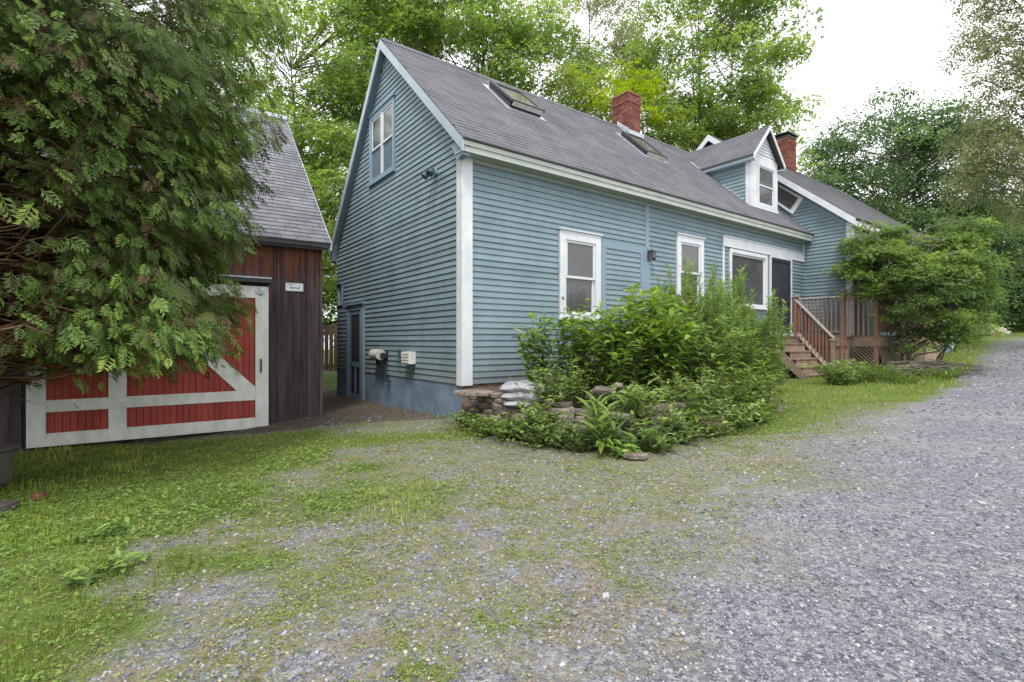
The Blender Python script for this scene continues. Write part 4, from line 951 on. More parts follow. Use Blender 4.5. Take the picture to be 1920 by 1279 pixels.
# behind the house
tree("tall bright green maple rising between the cedar and the house gable", -8.5, 21, 13, [(-8.8, 20, 11.5, 3.6, 3.5, 4.2), (-7.4, 19, 7, 3.0, 2.5, 3), (-9.5, 19, 5.0, 3.6, 2.5, 2.8), (-5.6, 22, 13.5, 2.6, 2.5, 3)], 190, 66, .37, L_MAPLE, group="maples behind the house")
tree("low leafy maple filling the gap between barn roof and house gable", -7.6, 16.6, 6, [(-7.6, 16.6, 4.6, 2.0, 1.6, 2.6), (-6.3, 16.8, 2.8, 1.6, 1.2, 1.8), (-9.6, 17.5, 5, 2, 1.6, 2.4)], 70, 90, .32, L_MAPLE, group="maples behind the house", tr=.1)
tree("dense green maple directly above the left end of the main roof ridge", -1.6, 22, 15, [(-2.2, 21, 12.5, 3.6, 3, 3.2), (.8, 22, 12.2, 3.0, 3, 3.0), (-3.6, 21, 15.5, 3.2, 3, 2.5), (3.0, 23, 10.2, 2.4, 2, 1.8)], 175, 66, .37, L_MAPLE, group="maples behind the house")
tree("sparse grey green tree with open branches above the roof between two maples", 3.4, 26, 19, [(3.2, 26, 17.5, 4.4, 3, 3.2), (4.6, 26, 14.6, 3.2, 2.4, 2.0)], 75, 50, .30, L_OLIVE, OVAL, group="maples behind the house", name="ash_tree", crad=(.6, 1.2), tr=.16)
tree("small yellow green tree showing above the roof left of the brick chimney", 4.2, 20.5, 9, [(4.2, 20.5, 9.6, 2.0, 1.5, 2.4), (3.0, 20.5, 8.4, 1.5, 1.3, 1.5), (2.6, 20.5, 11.2, 1.1, 1, 1.0)], 52, 62, .27, L_YELL, group="maples behind the house", tr=.1, crad=(.6, 1.0))
tree("large rounded maple behind the dormer with several upright stems", 8.8, 22.5, 15, [(8.6, 22, 13.6, 3.7, 3, 3.6), (7.2, 22, 10.0, 2.6, 2.4, 2.4), (10.0, 22, 10.6, 2.6, 2.4, 2.6), (8.6, 22, 16.5, 3.0, 2.5, 2.4)], 165, 62, .36, L_MAPLE, group="maples behind the house", stems=4, tr=.22, crad=(.55, 1.05))
tree("broad dark green tree behind the far end of the wing roof", 24.5, 33, 15, [(24.2, 33, 12.4, 4.6, 4, 4.8), (20.8, 32, 9.2, 3.0, 3, 3.8), (28.4, 33, 11.6, 3.4, 3, 4.8), (24, 31, 6.5, 6.5, 3, 3)], 190, 60, .5, L_DARK, OVAL, name="oak_tree", crad=(1.1, 1.9), tr=.3)
tree("tall pale olive tree with hanging sprays at the right edge beside the drive", 19.2, 17.2, 16, [(19.2, 17.2, 12.2, 3.6, 3, 4.6), (18.0, 16.9, 8.4, 2.2, 2.2, 3.8), (19.8, 17.2, 6, 2.6, 2, 3.2), (17.9, 17, 14.2, 1.8, 1.8, 1.4)], 150, 85, .24, L_OLIVE, OVAL, name="birch_tree", crad=(.6, 1.1), flat=1.0, droop=.6, tr=.2)
for i, (x, y, lab) in enumerate(((31, 35, "dark bushy tree low behind the woodpile, left one of three"), (36, 37, "dark bushy tree low behind the woodpile, middle of three"), (41, 37, "dark bushy tree low behind the woodpile, right one of three"))):
    z0_ = float(gz(x, y)); tree(lab, x, y, 9, [(x, y, z0_ + 5.2, 4.2, 3, 5.0), (x - 1, y - 1, z0_ + 2.5, 4.0, 2.5, 2.6)], 90, 60, .6, L_DARK, OVAL, group="dark trees behind the woodpile", name="oak_tree", crad=(1.1, 1.8), tr=.22)
for i, (x, y, lab) in enumerate(((-19, 20, "shady green maple far left seen through gaps in the cedar"), (-13.5, 26, "maple standing behind the barn roof"), (12.5, 36, "distant maple showing low behind the dormer tree"), (-7.5, 31, "maple far behind the gable peak filling its left side"), (-.5, 33, "maple far behind the left part of the main roof"))):
    z0_ = float(gz(x, y)); tree(lab, x, y, 13, [(x, y, z0_ + 10.5, 4.6, 3, 5.0), (x, y, z0_ + 4.5, 4.4, 3, 3.5)], 90, 40, .58, L_MAPLE, group="maples behind the house", crad=(1.2, 2.0))

# ---------------------------------------------------------------- big cedar at left
cxr, cyr = -5.35, 5.0; cg = float(gz(cxr, cyr))
ced = thing("cedar_tree", "large arborvitae cedar hanging over the barn door with drooping fan sprays", "tree", (cxr, cyr, cg))
def Rz(z):   # reach of the branches at world height z
    return np.interp(z, [.9, 1.15, 1.5, 2.0, 2.8, 3.6, 4.6, 6, 8, 10], [2.1, 2.55, 2.5, 2.3, 2.5, 2.65, 2.75, 2.8, 1.8, .3])
paths = []; trunkP = np.array([(0, 0, -.3), (.03, 0, 1.5), (-.03, .02, 4), (.02, 0, 7), (0, 0, 9.6)], float); paths.append((trunkP, np.array([.26, .22, .16, .09, .02])))
nb = 760; SP = []; SD = []; SN = []; SR = []
for k in range(nb):
    z = rng.uniform(1.15, 5.8) if k % 3 else rng.uniform(1.2, 4.2); az = rng.random() * 6.283
    da = np.array([math.cos(az), math.sin(az), 0]); R_ = float(Rz(z)) * rng.uniform(.7, 1.04)
    wx, wy = cxr + da[0] * R_, cyr + da[1] * R_
    # barn wall behind: shorten
    dist = (wx - BX) * -bs + (wy - BY) * bc
    while dist > -.35 and z < 6.5:
        R_ *= .9; wx, wy = cxr + da[0] * R_, cyr + da[1] * R_; dist = (wx - BX) * -bs + (wy - BY) * bc
        if R_ < .5: break
    tocam = -(da[0] * cxr + da[1] * cyr) / math.hypot(cxr, cyr)     # +1 faces the camera
    if tocam > .2: z = max(z, 1.08 + .26 * tocam + rng.uniform(0, .15))
    thin = 1.0
    if da[1] < -.28 and z < 2.75: thin = .05
    elif da[1] < -.28 and z < 3.3: thin = .4
    elif tocam < -.05 and da[1] > .8 and z < 3.4: thin = .12
    elif tocam < -.2 and z < 4: thin = .2
    st_ = np.array([0, 0, z - cg - .35 * rng.uniform(.4, 1.6)]); st_[2] = max(st_[2], .55)
    en = np.array([da[0] * R_, da[1] * R_, z - cg]); path = bez(st_, en, -rng.uniform(.02, .22), 6, .04)
    paths.append((path, np.linspace(.022, .004, 6)))
    tang = np.array([-da[1], da[0], 0])
    for q in range(6 if thin > .9 else 22):     # bare side twigs
        t = rng.uniform(.2, .9); j = int(t * 5); p0 = path[j]; e = p0 + (da * .3 + tang * rng.choice([-1, 1]) * rng.uniform(.3, .8) + np.array([0, 0, rng.uniform(-.35, .1)])) * rng.uniform(.25, .6)
        paths.append((np.array([p0, (p0 + e) / 2 + rng.normal(0, .02, 3), e]), [.007, .005, .002]))
    n = int((84 if R_ > 1.2 else 20) * thin)
    if n < 2: continue
    t = 1 - np.abs(rng.normal(0, .20, n)); t = np.clip(t, .35, 1.05)
    base = st_ + (en - st_) * t[:, None]; base[:, 2] -= .1 * 4 * t * (1 - t)
    side = rng.normal(0, .22, n); hang = np.abs(rng.normal(0, .14, n))
    P = base + tang * side[:, None] + np.stack([np.zeros(n), np.zeros(n), -hang + .05], 1)
    D = da * rng.uniform(.15, .9, n)[:, None] + tang * (side * 1.6 + rng.normal(0, .25, n))[:, None] + np.stack([np.zeros(n), np.zeros(n), -rng.uniform(.25, 1.25, n)], 1)
    N = da * .8 + tang * rng.normal(0, .6, n)[:, None] + np.stack([np.zeros(n), np.zeros(n), rng.uniform(.1, .9, n)], 1)
    SP.append(P); SD.append(D); SN.append(N); SR.append(np.clip(rng.normal(.48, .22) + rng.normal(0, .2, n), 0.01, .995))
SP = np.concatenate(SP); SD = np.concatenate(SD); SN = np.concatenate(SN); SR = np.concatenate(SR)
SR = np.where(rng.random(len(SR)) < .0015, 1.0, SR)
near_ = np.hypot(SP[:, 0] + cxr, SP[:, 1] + cyr) < 3.3
ok = ~near_ & (((SP[:, 0] + cxr - BX) * -bs + (SP[:, 1] + cyr - BY) * bc) < -.2)
SP, SD, SN, SR = SP[ok], SD[ok], SN[ok], SR[ok]
V, Tt, rn = scatter(CEDAR, SP, SD, SN, .128 * np.exp(rng.normal(0, .3, len(SP))), SR)
np_mesh("crown", V, Tt, L_CEDAR, ced, rn)
V, Tt = tubes_np(paths, 3); np_mesh("trunk", V, Tt, M_BARKR, ced, smooth=True)

# ---------------------------------------------------------------- plants with upright stems
def stems(name, label, cat, x, y, z, h, spread, ns, leafL, leafW, per, mt, tmpl=LANCE, group=None, lean=.25, spire=0, start=.15, flowers=0, seed=0, bare=None, up=.3):
    t = thing(name, label, cat, (x, y, z), 0, group); paths = []; P = []; D = []; N = []; FP = []
    for k in range(ns):
        a = rng.random() * 6.283; rr = math.sqrt(rng.random()) * spread; hh = h * rng.uniform(.62, 1.04) * (1 - .25 * (rr / spread) ** 2)
        b = np.array([math.cos(a) * rr * .45, math.sin(a) * rr * .45, -.05]); tip = np.array([math.cos(a) * rr, math.sin(a) * rr, hh]) + np.array([rng.normal(0, lean * .3), rng.normal(0, lean * .3), 0])
        q = np.linspace(0, 1, 6)[:, None]; path = b * (1 - q) + tip * q; path[:, :2] += (path[-1, :2] - b[:2]) * (q ** 2 - q) * .5
        paths.append((path, np.linspace(.007, .002, 6)))
        tt = np.sort(rng.uniform(start, 1, per)); i = np.clip((tt * 5).astype(int), 0, 4); f = (tt * 5 - i)[:, None]
        p = path[i] * (1 - f) + path[i + 1] * f; an = np.arange(per) * 2.4 + rng.random() * 6
        el = rng.normal(up, .3, per); d = np.stack([np.cos(an) * np.cos(el), np.sin(an) * np.cos(el), np.sin(el)], 1)
        P.append(p); D.append(d); N.append(np.stack([-.3 * np.cos(an), -.3 * np.sin(an), np.ones(per)], 1) + rng.normal(0, .25, (per, 3)))
        if flowers and rng.random() < flowers: FP.append(path[-1])
        if spire:
            m_ = spire; s = rng.uniform(.72, 1.05, m_); pz = b + (tip - b) * s[:, None]; an = rng.random(m_) * 6.283
            P.append(pz); D.append(np.stack([np.cos(an) * .6, np.sin(an) * .6, np.ones(m_)], 1)); N.append(np.stack([-np.cos(an), -np.sin(an), np.full(m_, .5)], 1))
    P = np.concatenate(P); D = np.concatenate(D); N = np.concatenate(N); n = len(P)
    S = leafL * rng.uniform(.6, 1.2, n); S3 = np.stack([S, S * leafW, S], 1)
    r = np.clip(rng.normal(.5, .22, n) + (P[:, 2] / h - .6) * .3, 0, 1)
    V, Tt, rn = scatter(tmpl, P, D, N, S3, r); np_mesh("foliage", V, Tt, mt, t, rn)
    V, Tt = tubes_np(paths, 3); np_mesh("stem", V, Tt, bare if bare else M_STEM, t)
    if FP:
        FP = np.array(FP); q = np.repeat(np.arange(len(FP)), 7); pos = FP[q] + rng.normal(0, .012, (len(q), 3)); an = rng.random(len(q)) * 6.283
        V, Tt, rn = scatter(NARROW, pos, np.stack([np.cos(an), np.sin(an), np.full(len(q), .5)], 1), np.tile([0, 0, 1.], (len(q), 1)), np.stack([np.full(len(q), .05), np.full(len(q), .14), np.full(len(q), .05)], 1))
        np_mesh("flower_heads", V, Tt, L_FLOW, t, rn)
    return t
# raised bed soil
bedx = [(-.75, 7.45), (-.2, 6.75), (.5, 6.0), (1.0, 5.55), (1.9, 5.9), (3.0, 6.75), (4.1, 7.9), (5.0, 9.6)]
def bz(x, y):   # height of the bed's soil
    return gz(x, y) + .0
pts = []; bed = MB()
inner = [W(s, -.02)[:2] for s in np.linspace(.0, 8.3, len(bedx))]
NR = 7; rows = []
for i, ((ax, ay), (ix, iy)) in enumerate(zip(bedx, inner)):
    row = []
    for j in range(NR):
        t = j / (NR - 1); x = ax + (ix - ax) * t; y = ay + (iy - ay) * t
        hh = [-.05, .30, .40, .45, .47, .48, .48][j] * np.interp(i, [0, 3, 5, 7], [1, .9, .6, .3]); row.append((x, y, float(gz(x, y)) + hh))
    rows.append(row)
for i in range(len(rows)):
    for j in range(NR): bed.v.append(rows[i][j])
for i in range(len(rows) - 1):
    for j in range(NR - 1): bed.f.append((i * NR + j, (i + 1) * NR + j, (i + 1) * NR + j + 1, i * NR + j + 1))
bo = bed.build("soil_mound", M_SOIL, smooth=True); sub = bo.modifiers.new("s", 'SUBSURF'); sub.levels = sub.render_levels = 2; tag(bo, kind='structure')
# dry stone wall: every stone its own part
wallt = thing("dry_stone_wall", "low dry wall of flat brown stones round the planting bed", "stone wall", (.5, 6.0, float(gz(.5, 6.0))))
def stone_obj(parent, c, L, Wd, H, rz, name="stone", tilt=(0, 0), mt=M_STONE, ox=(0, 0, 0)):
    n = 9; V = []; F = []; ph = [random.uniform(.75, 1.12) for _ in range(n)]
    for lv, (f, zz) in enumerate(((.86, -.5), (1, -.3), (.98, .34), (.84, .5))):
        for k in range(n):
            a = 2 * math.pi * k / n; V.append((math.copysign(abs(math.cos(a)) ** .7, math.cos(a)) * L / 2 * ph[k] * f, math.copysign(abs(math.sin(a)) ** .7, math.sin(a)) * Wd / 2 * ph[k] * f, zz * H + random.uniform(-.05, .05) * H))
    for lv in range(3):
        for k in range(n): F.append((lv * n + k, lv * n + (k + 1) % n, (lv + 1) * n + (k + 1) % n, (lv + 1) * n + k))
    F.append(tuple(range(n))[::-1]); F.append(tuple(range(3 * n, 4 * n)))
    me = bpy.data.meshes.new(name); me.from_pydata(V, [], F); me.update(); o = link(name, me, mt, parent)
    o.location = Vector(c) - Vector(ox); o.rotation_euler = (tilt[0], tilt[1], rz); return o
OX = (.5, 6.0, float(gz(.5, 6.0)))
seg = []
for (ax, ay), (bx_, by_) in zip(bedx[:-2], bedx[1:-1]): seg.append((ax, ay, bx_, by_))
tot = 0
for si, (ax, ay, bx_, by_) in enumerate(seg):
    L = math.hypot(bx_ - ax, by_ - ay); rz = math.atan2(by_ - ay, bx_ - ax); H = np.interp(si, [0, 2, 3, 5], [.44, .36, .26, .14]); z = 0; lay = 0
    while z < H:
        hh = random.uniform(.05, .095); x = random.uniform(-.1, .05)
        while x < L:
            ln = random.uniform(.18, .42); t = (x + ln / 2) / L
            px_, py_ = ax + (bx_ - ax) * t, ay + (by_ - ay) * t; inw = lay * .035 + random.uniform(-.03, .03)
            nx_, ny_ = -(math.sin(rz)), math.cos(rz)
            stone_obj(wallt, (px_ + nx_ * inw, py_ + ny_ * inw, float(gz(px_, py_)) + z + hh / 2 - .02), ln * 1.05, random.uniform(.2, .32), hh * 1.05, rz + random.uniform(-.15, .15), tilt=(random.uniform(-.07, .07), random.uniform(-.07, .07)), ox=OX)
            x += ln; tot += 1
        z += hh; lay += 1
# big flat slab on the corner of the wall
sl = stone_obj(None, (-.50, 7.05, .50), .60, .46, .055, .4, "flat_stone_slab", (.02, .03)); sl.location = (-.50, 7.05, .475); tag(sl, "large flat stone slab capping the wall right under the white corner board", "stone")
for c, s_, rz, tl, lab in (((1.05, 6.1, .52), (.5, .26, .1), 1.9, (.5, .55), "long pale stone leaning steeply in the bed among the leaves"),
                           ((1.3, 6.4, .56), (.42, .2, .08), 1.7, (.4, .6), "grey green stone leaning behind the pale leaning one"),
                           ((1.95, 6.15, .40), (.85, .2, .09), .35, (0, 0), "long brown stone lying flat on the bed wall below the dark bush")):
    o = stone_obj(None, c, *s_, rz, "stone_slab", tl); o.location = c; tag(o, lab, "stone")
o = stone_obj(None, (1.25, 5.0, .03), .26, .2, .05, .3, "flat_stone"); o.location = (1.22, 4.98, float(gz(1.22, 4.98)) + .03); tag(o, "small flat pinkish stone lying on the ground in front of the bed", "stone")
# grey bags on the wall
def bag(label, c, L, Wd, H, rz, tilt):
    nu_, nv = 18, 10; V = []; F = []
    for side in (1, -1):
        for i in range(nu_ + 1):
            for j in range(nv + 1):
                u, v = i / nu_ * 2 - 1, j / nv * 2 - 1; e = max(0, (1 - abs(u) ** 3.2)) ** .5 * max(0, (1 - abs(v) ** 3)) ** .5
                wr = .012 * math.sin(u * 9 + v * 4) * e + .008 * math.sin(v * 17 + u * 5) * (1 - e)
                V.append((u * L / 2 * (1 - .05 * v * v), v * Wd / 2 * (1 - .06 * u * u), side * (e * H / 2 + .003) + wr - .06 * H * u * u * 3 * (1 if side else 1)))
    n1 = (nu_ + 1) * (nv + 1)
    for s in (0, 1):
        for i in range(nu_):
            for j in range(nv):
                a = s * n1 + i * (nv + 1) + j; q = (a, a + nv + 1, a + nv + 2, a + 1); F.append(q if s == 0 else q[::-1])
    rim = [i * (nv + 1) for i in range(nu_ + 1)] + [nu_ * (nv + 1) + j for j in range(1, nv + 1)] + [i * (nv + 1) + nv for i in range(nu_ - 1, -1, -1)] + [j for j in range(nv - 1, 0, -1)]
    for k in range(len(rim)): a, b = rim[k], rim[(k + 1) % len(rim)]; F.append((b, a, a + n1, b + n1))
    me = bpy.data.meshes.new("filled_bag"); me.from_pydata(V, [], F); me.update(); me.shade_smooth()
    o = link("filled_bag", me, M_BAG); o.location = c; o.rotation_euler = (tilt[0], tilt[1], rz); return tag(o, label, "bag", "grey bags stacked on the bed wall")
bag("filled pale grey bag lying on top of the stack on the bed wall", (.17, 6.72, .585), .66, .42, .15, -.12, (0.02, .06))
bag("filled pale grey bag lying beneath the topmost bag", (.17, 6.68, .475), .60, .42, .13, -.2, (0, .08))
bag("flattened darker grey bag at the bottom of the stack", (.16, 6.66, .39), .56, .40, .09, .05, (0, .04))

G1 = "leafy plants in the raised bed"
bed_z = .42
stems("leafy_plant", "slender light green plant under the front window nearest the corner board", "plant", .45, 7.25, .35, 1.35, .42, 24, .16, 1.3, 24, L_GARD, group=G1)
stems("leafy_plant", "light green leafy plant directly below the sill of the nearest window", "plant", .95, 7.3, .38, 1.45, .42, 30, .16, 1.3, 26, L_GARD, group=G1)
stems("leafy_bush", "full round bush of dark pointed leaves in the middle of the bed", "bush", 1.95, 7.1, .40, 1.6, .66, 74, .19, 1.3, 30, L_GARD, group=G1)
stems("leafy_bush", "bright leafy bush left of the dark middle bush", "bush", 1.35, 6.85, .38, 1.35, .55, 54, .17, 1.3, 28, L_GARD, group=G1)
stems("leafy_bush", "taller leafy bush behind, tipped with orange and yellow flowers", "bush", 2.35, 8.1, .42, 1.85, .6, 54, .17, 1.3, 28, L_GARD, group=G1, flowers=.6)
stems("leafy_bush", "dense low bush at the right end of the bed near the steps", "bush", 3.7, 8.3, .34, 1.35, .62, 60, .14, 1.2, 28, L_GARD, group=G1)
stems("leafy_bush", "dark leafy bush low in front of the feathery plants", "bush", 2.75, 7.4, .34, 1.3, .6, 60, .16, 1.2, 28, L_SHRUB, group=G1)
FG = "tall feathery plants in front of the windows"
for x, y, h, ns, lab in ((2.95, 8.3, 2.25, 20, "tallest feathery spire plant left of the wide window"), (3.35, 8.7, 2.0, 30, "feathery plant in front of the wide window's left half"), (3.95, 9.0, 2.0, 28, "feathery plant in front of the wide window's right half"),
                         (2.55, 8.9, 2.0, 20, "feathery plant in front of the second front window"), (4.5, 9.1, 1.6, 24, "shorter feathery plant beside the screen door"), (3.3, 8.0, 1.7, 30, "pale feathery plant low between the bushes and the steps")):
    stems("feathery_plant", lab, "plant", x, y, float(gz(x, y)) + .3, h, .38, ns, .115, 1.7, 130, L_FEATH, NARROW, FG, spire=40, start=.1, up=.45)
stems("curled_dock_plant", "clump of long pointed dark leaves standing before the wall under the leaning stones", "plant", .98, 5.35, .06, .55, .2, 12, .26, .7, 10, L_SHRUB, lean=.3, up=.5)
stems("spreading_weed", "bright broad leaved weed at the foot of the wall's nearest corner", "plant", 1.15, 5.15, .05, .18, .2, 12, .16, 1.2, 8, L_GARD, start=.05, up=.1)
WG = "weedy clumps at the foot of the bed wall"
for x, y, h, sp_, lab in ((-.6, 6.9, .28, .22, "weedy clump under the flat corner slab"), (-.3, 6.55, .26, .28, "weedy clump in front of the wall between corner slab and bags"), (0.0, 6.2, .30, .3, "weedy clump under the stack of grey bags"), (.45, 5.75, .30, .3, "weedy clump left of the long dark leaves"), (.75, 5.5, .32, .25, "weedy clump touching the long dark leaves"),
                          (1.45, 5.4, .36, .35, "weedy clump right of the long dark leaves"), (1.85, 5.75, .34, .28, "weedy clump in front of the long flat brown stone"), (2.35, 6.05, .32, .3, "bright weedy clump right of the pale grass stalks"), (2.8, 6.5, .3, .3, "weedy clump under the low dark bush"), (3.2, 6.95, .28, .3, "weedy clump nearest the bare earth by the steps"), (2.1, 6.25, .62, .42, "brown green undergrowth below the dark middle bush"), (3.8, 7.7, .26, .3, "weedy clump at the far right end of the bed"),
                          (.5, 6.35, .75, .3, "yellow green weeds spilling over the wall beside the bags"), (2.9, 7.0, .65, .42, "undergrowth in front of the pale feathery plant"), (3.6, 7.5, .6, .4, "undergrowth below the dense bush near the steps"), (.8, 6.6, .8, .35, "loose weeds between the bags and the leaning stones"), (1.35, 5.75, .55, .3, "weeds spilling over the wall right of the long dark leaves"), (2.5, 6.5, .7, .4, "weeds spilling over the wall below the flowering bush"), (5.25, 10.1, .6, .4, "weeds on the bare earth beside the lowest step"), (.3, 5.95, .5, .22, "thin weeds leaning over the wall right of the bags"), (1.75, 5.9, .5, .28, "tall weeds hiding the wall below the leaning stones"), (2.2, 6.15, .55, .28, "tall weeds hiding the wall beside the dry stalks"), (2.65, 6.45, .45, .3, "tall weeds hiding the wall under the flowering bush"), (3.05, 6.9, .55, .3, "tall weeds hiding the wall below the feathery plants"), (3.5, 7.35, .42, .3, "tall weeds hiding the wall nearest the steps")):
    stems("weedy_clump", lab, "plant", x, y, float(gz(x, y)) + (.2 if h > .5 and 'tall weeds' not in lab else 0), h, sp_, int(rng.uniform(26, 52)), rng.uniform(.06, .11), 1.5, 17, (L_GARD, L_GARD, L_SHRUB, L_FEATH)[int(rng.integers(4))], group=WG, start=.05, lean=.6)
stems("fern_clump", "pale green arching ferns at the foot of the step post", "fern", 7.2, 11.1, float(gz(7.2, 11.1)), .6, .4, 30, .16, 1.0, 22, L_FEATH, group="ferns and grasses by the deck", lean=.6)
for x, y, h_, w_, nn, lab in ((7.8, 11.3, .5, .45, 30, "green leafy clump before the deck lattice"), (8.6, 11.6, .34, .5, 34, "grassy clump between the lattice and the brush pile"), (9.7, 11.5, .24, .6, 22, "low leafy clump in front of the brown brush pile"), (8.3, 10.7, .22, .5, 26, "small bright clump on the grass before the deck")):
    stems("leafy_clump", lab, "plant", x, y, float(gz(x, y)), h_, w_, nn, .15, .5, 12, L_GARD, NARROW if w_ == .5 else LANCE, group="ferns and grasses by the deck", lean=.7, up=.6)

# dead grass stalks
m = MB()
for i in range(16):
    a = random.uniform(-.5, 1.2); x, y = 2.15 + random.uniform(-.08, .08), 5.9; m.tube([(x, y, .1), (x + math.cos(a) * .12, y - .05, .26), (x + math.cos(a) * .33, y - .1, .22 + random.uniform(-.05, .12))], [.003, .0025, .001], 3)
tag(m.build("dry_grass_stalks", M_FENCE), "thin pale dry grass stalks arching out beneath the dark bush", "dry grass")

# spreading maple shrub in front of the deck
sx, sy = 10.3, 12.9; sg0 = float(gz(sx, sy))
tree("wide layered maple shrub spreading in front of the deck and wing", sx, sy, 2.8, [(10.3, 12.9, 3.2, 1.5, 1.2, .9), (9.2, 12.7, 3.0, .7, .9, .7), (11.1, 13.0, 3.1, .8, 1.1, .8), (10.3, 12.3, 2.1, 1.3, .7, 1.1), (10.2, 12.0, 2.9, 1.0, .5, .5), (9.3, 13, 3.9, .4, .5, .35), (11.1, 12.8, 4.0, .5, .5, .35), (11.5, 12.9, 2.1, .6, .7, .6)], 200, 62, .185, L_SHRUB, MAPLE, M_BARK, "maple_shrub", "shrub", None, .045, (.22, .6), .22, 8, .05, .05)
# brush pile
m = MB()
for i in range(150):
    x, y = random.gauss(9.6, .55), random.gauss(12.0, .2); a = random.gauss(-.3, .5); l_ = random.uniform(.3, .9); z0_ = float(gz(x, y)) + random.uniform(.0, .35) * math.exp(-((x - 9.8) / 1.0) ** 2)
    m.tube([(x - math.cos(a) * l_ / 2, y - math.sin(a) * l_ / 2, z0_ + random.uniform(-.03, .1)), (x, y, z0_ + .04), (x + math.cos(a) * l_ / 2, y + math.sin(a) * l_ / 2, z0_ + random.uniform(-.06, .05))], [.012, .01, .005], 4)
tag(m.build("brush_pile", M_BARK), "pile of brown cut branches under the maple shrub", "brush pile", kind='stuff')
# woodpile far right
wp = thing("woodpile", "low pile of grey brown split logs beyond the drive at far right", "woodpile", (27.5, 30, float(gz(27.5, 30))))
for i in range(46):
    x = random.uniform(-1.6, 1.6); z = random.uniform(.1, .75) * (1 - (x / 1.9) ** 2); a = random.gauss(0, .5); L = random.uniform(.5, .9); r_ = random.uniform(.07, .13)
    MB().tube([(x - math.cos(a) * L / 2, -math.sin(a) * L / 2 + random.uniform(-.3, .3), z), (x + math.cos(a) * L / 2, math.sin(a) * L / 2, z + random.uniform(-.08, .08))], r_, 7).build("log", M_RAILG, wp)

# tub at the left edge
tb = thing("weathered_tub", "weathered grey brown rounded tub cut by the left edge of the picture", "tub", (-5.03, 4.42, -.22), R(8))
import bmesh
def rbox(name, lo_, hi_, r, mt, par):
    me = bpy.data.meshes.new(name); bm = bmesh.new(); bmesh.ops.create_cube(bm, size=1)
    for v in bm.verts: v.co = Vector([(lo_[i] + hi_[i]) / 2 + v.co[i] * (hi_[i] - lo_[i]) for i in range(3)])
    bmesh.ops.bevel(bm, geom=bm.edges[:], offset=r, segments=4, affect='EDGES', profile=.5); bm.to_mesh(me); bm.free(); me.shade_smooth(); return link(name, me, mt, par)
rbox("body", (-.75, -.3, .08), (.42, .3, .46), .07, M_TUB, tb)
rbox("rim", (-.77, -.32, .40), (.44, .32, .45), .02, M_TUB, tb)
for x in (-.5, .22): MB().tube([(x, -.22, .08), (x, -.22, .0)], .05, 8).build("foot", M_BLK, tb)
MB().box((.05, -.325, .2), (.08, -.301, .38)).build("highlight_strip", M_RAILG, tb)  # pale strip standing in for the upright highlight on the tub
o = stone_obj(None, (0, 0, 0), .5, .3, .09, .1, "flat_stone", mt=M_TUB); o.location = (-4.25, 4.02, float(gz(-4.25, 4.02)) + .03); tag(o, "flat dark grey stone in the grass before the weathered tub", "stone")
o = stone_obj(None, (0, 0, 0), .1, .07, .05, .1, "brick_fragment", mt=M_BRICK); o.location = (-4.05, 4.33, float(gz(-4.05, 4.33)) + .03); tag(o, "small orange brick fragment in the grass beside the tub", "brick piece")

# ---------------------------------------------------------------- ground cover
def polar(n, r0, r1, a0=-58, a1=58, p=1.0):
    """more pieces close by: uniform in log distance"""
    r = np.exp(rng.uniform(math.log(r0), math.log(r1), n)); a = np.radians(rng.uniform(a0, a1, n)); return r * np.sin(a), r * np.cos(a), r
house_in = lambda x, y: (((x - HX) * hc + (y - HY) * hs_) > -.02) & (((-(x - HX) * hs_ + (y - HY) * hc)) > -.02)
barn_in = lambda x, y: (((x - BX) * bc + (y - BY) * bs) < .0) & (((-(x - BX) * bs + (y - BY) * bc)) > -.02)
def bed_in(x, y):
    bx = np.array([p[0] for p in bedx]); by = np.array([p[1] for p in bedx]); t = np.interp(x, bx, by); return (x > -.75) & (x < 5) & (y > t)
free = lambda x, y: ~(house_in(x, y) | barn_in(x, y) | bed_in(x, y))
# gravel
x, y, r = polar(215000, 1.45, 26, -50, 52); d, l, mo, sh = gmasks(x, y)
pr = np.clip(.75 * d + .42 * (1 - l) * (1 - d) , 0, 1) * (.35 + .65 * fbm(x * 2.2, y * 2.2, 77)); pr = np.where(r > 9, d, pr); k = (rng.random(len(x)) < pr * .8) & free(x, y); x, y, r = x[k], y[k], r[k]; n = len(x)
S = np.exp(rng.normal(math.log(.0058), .38, n)) * np.clip(.7 + r * .14, .9, 3.6); S = np.clip(S, .0035, .06)
P = np.stack([x, y, gzn(x, y) + S * .07], 1); a = rng.random(n) * 6.283
V, Tt, rn = scatter(ROCK, P, np.stack([np.cos(a), np.sin(a), rng.normal(0, .15, n)], 1), np.stack([rng.normal(0, .25, n), rng.normal(0, .25, n), np.ones(n)], 1), S * 1.5, rng.random(n))
tag(np_mesh("gravel", V, Tt, L_PEB, None, rn), "loose grey crushed stone of the drive", "gravel", kind='stuff')
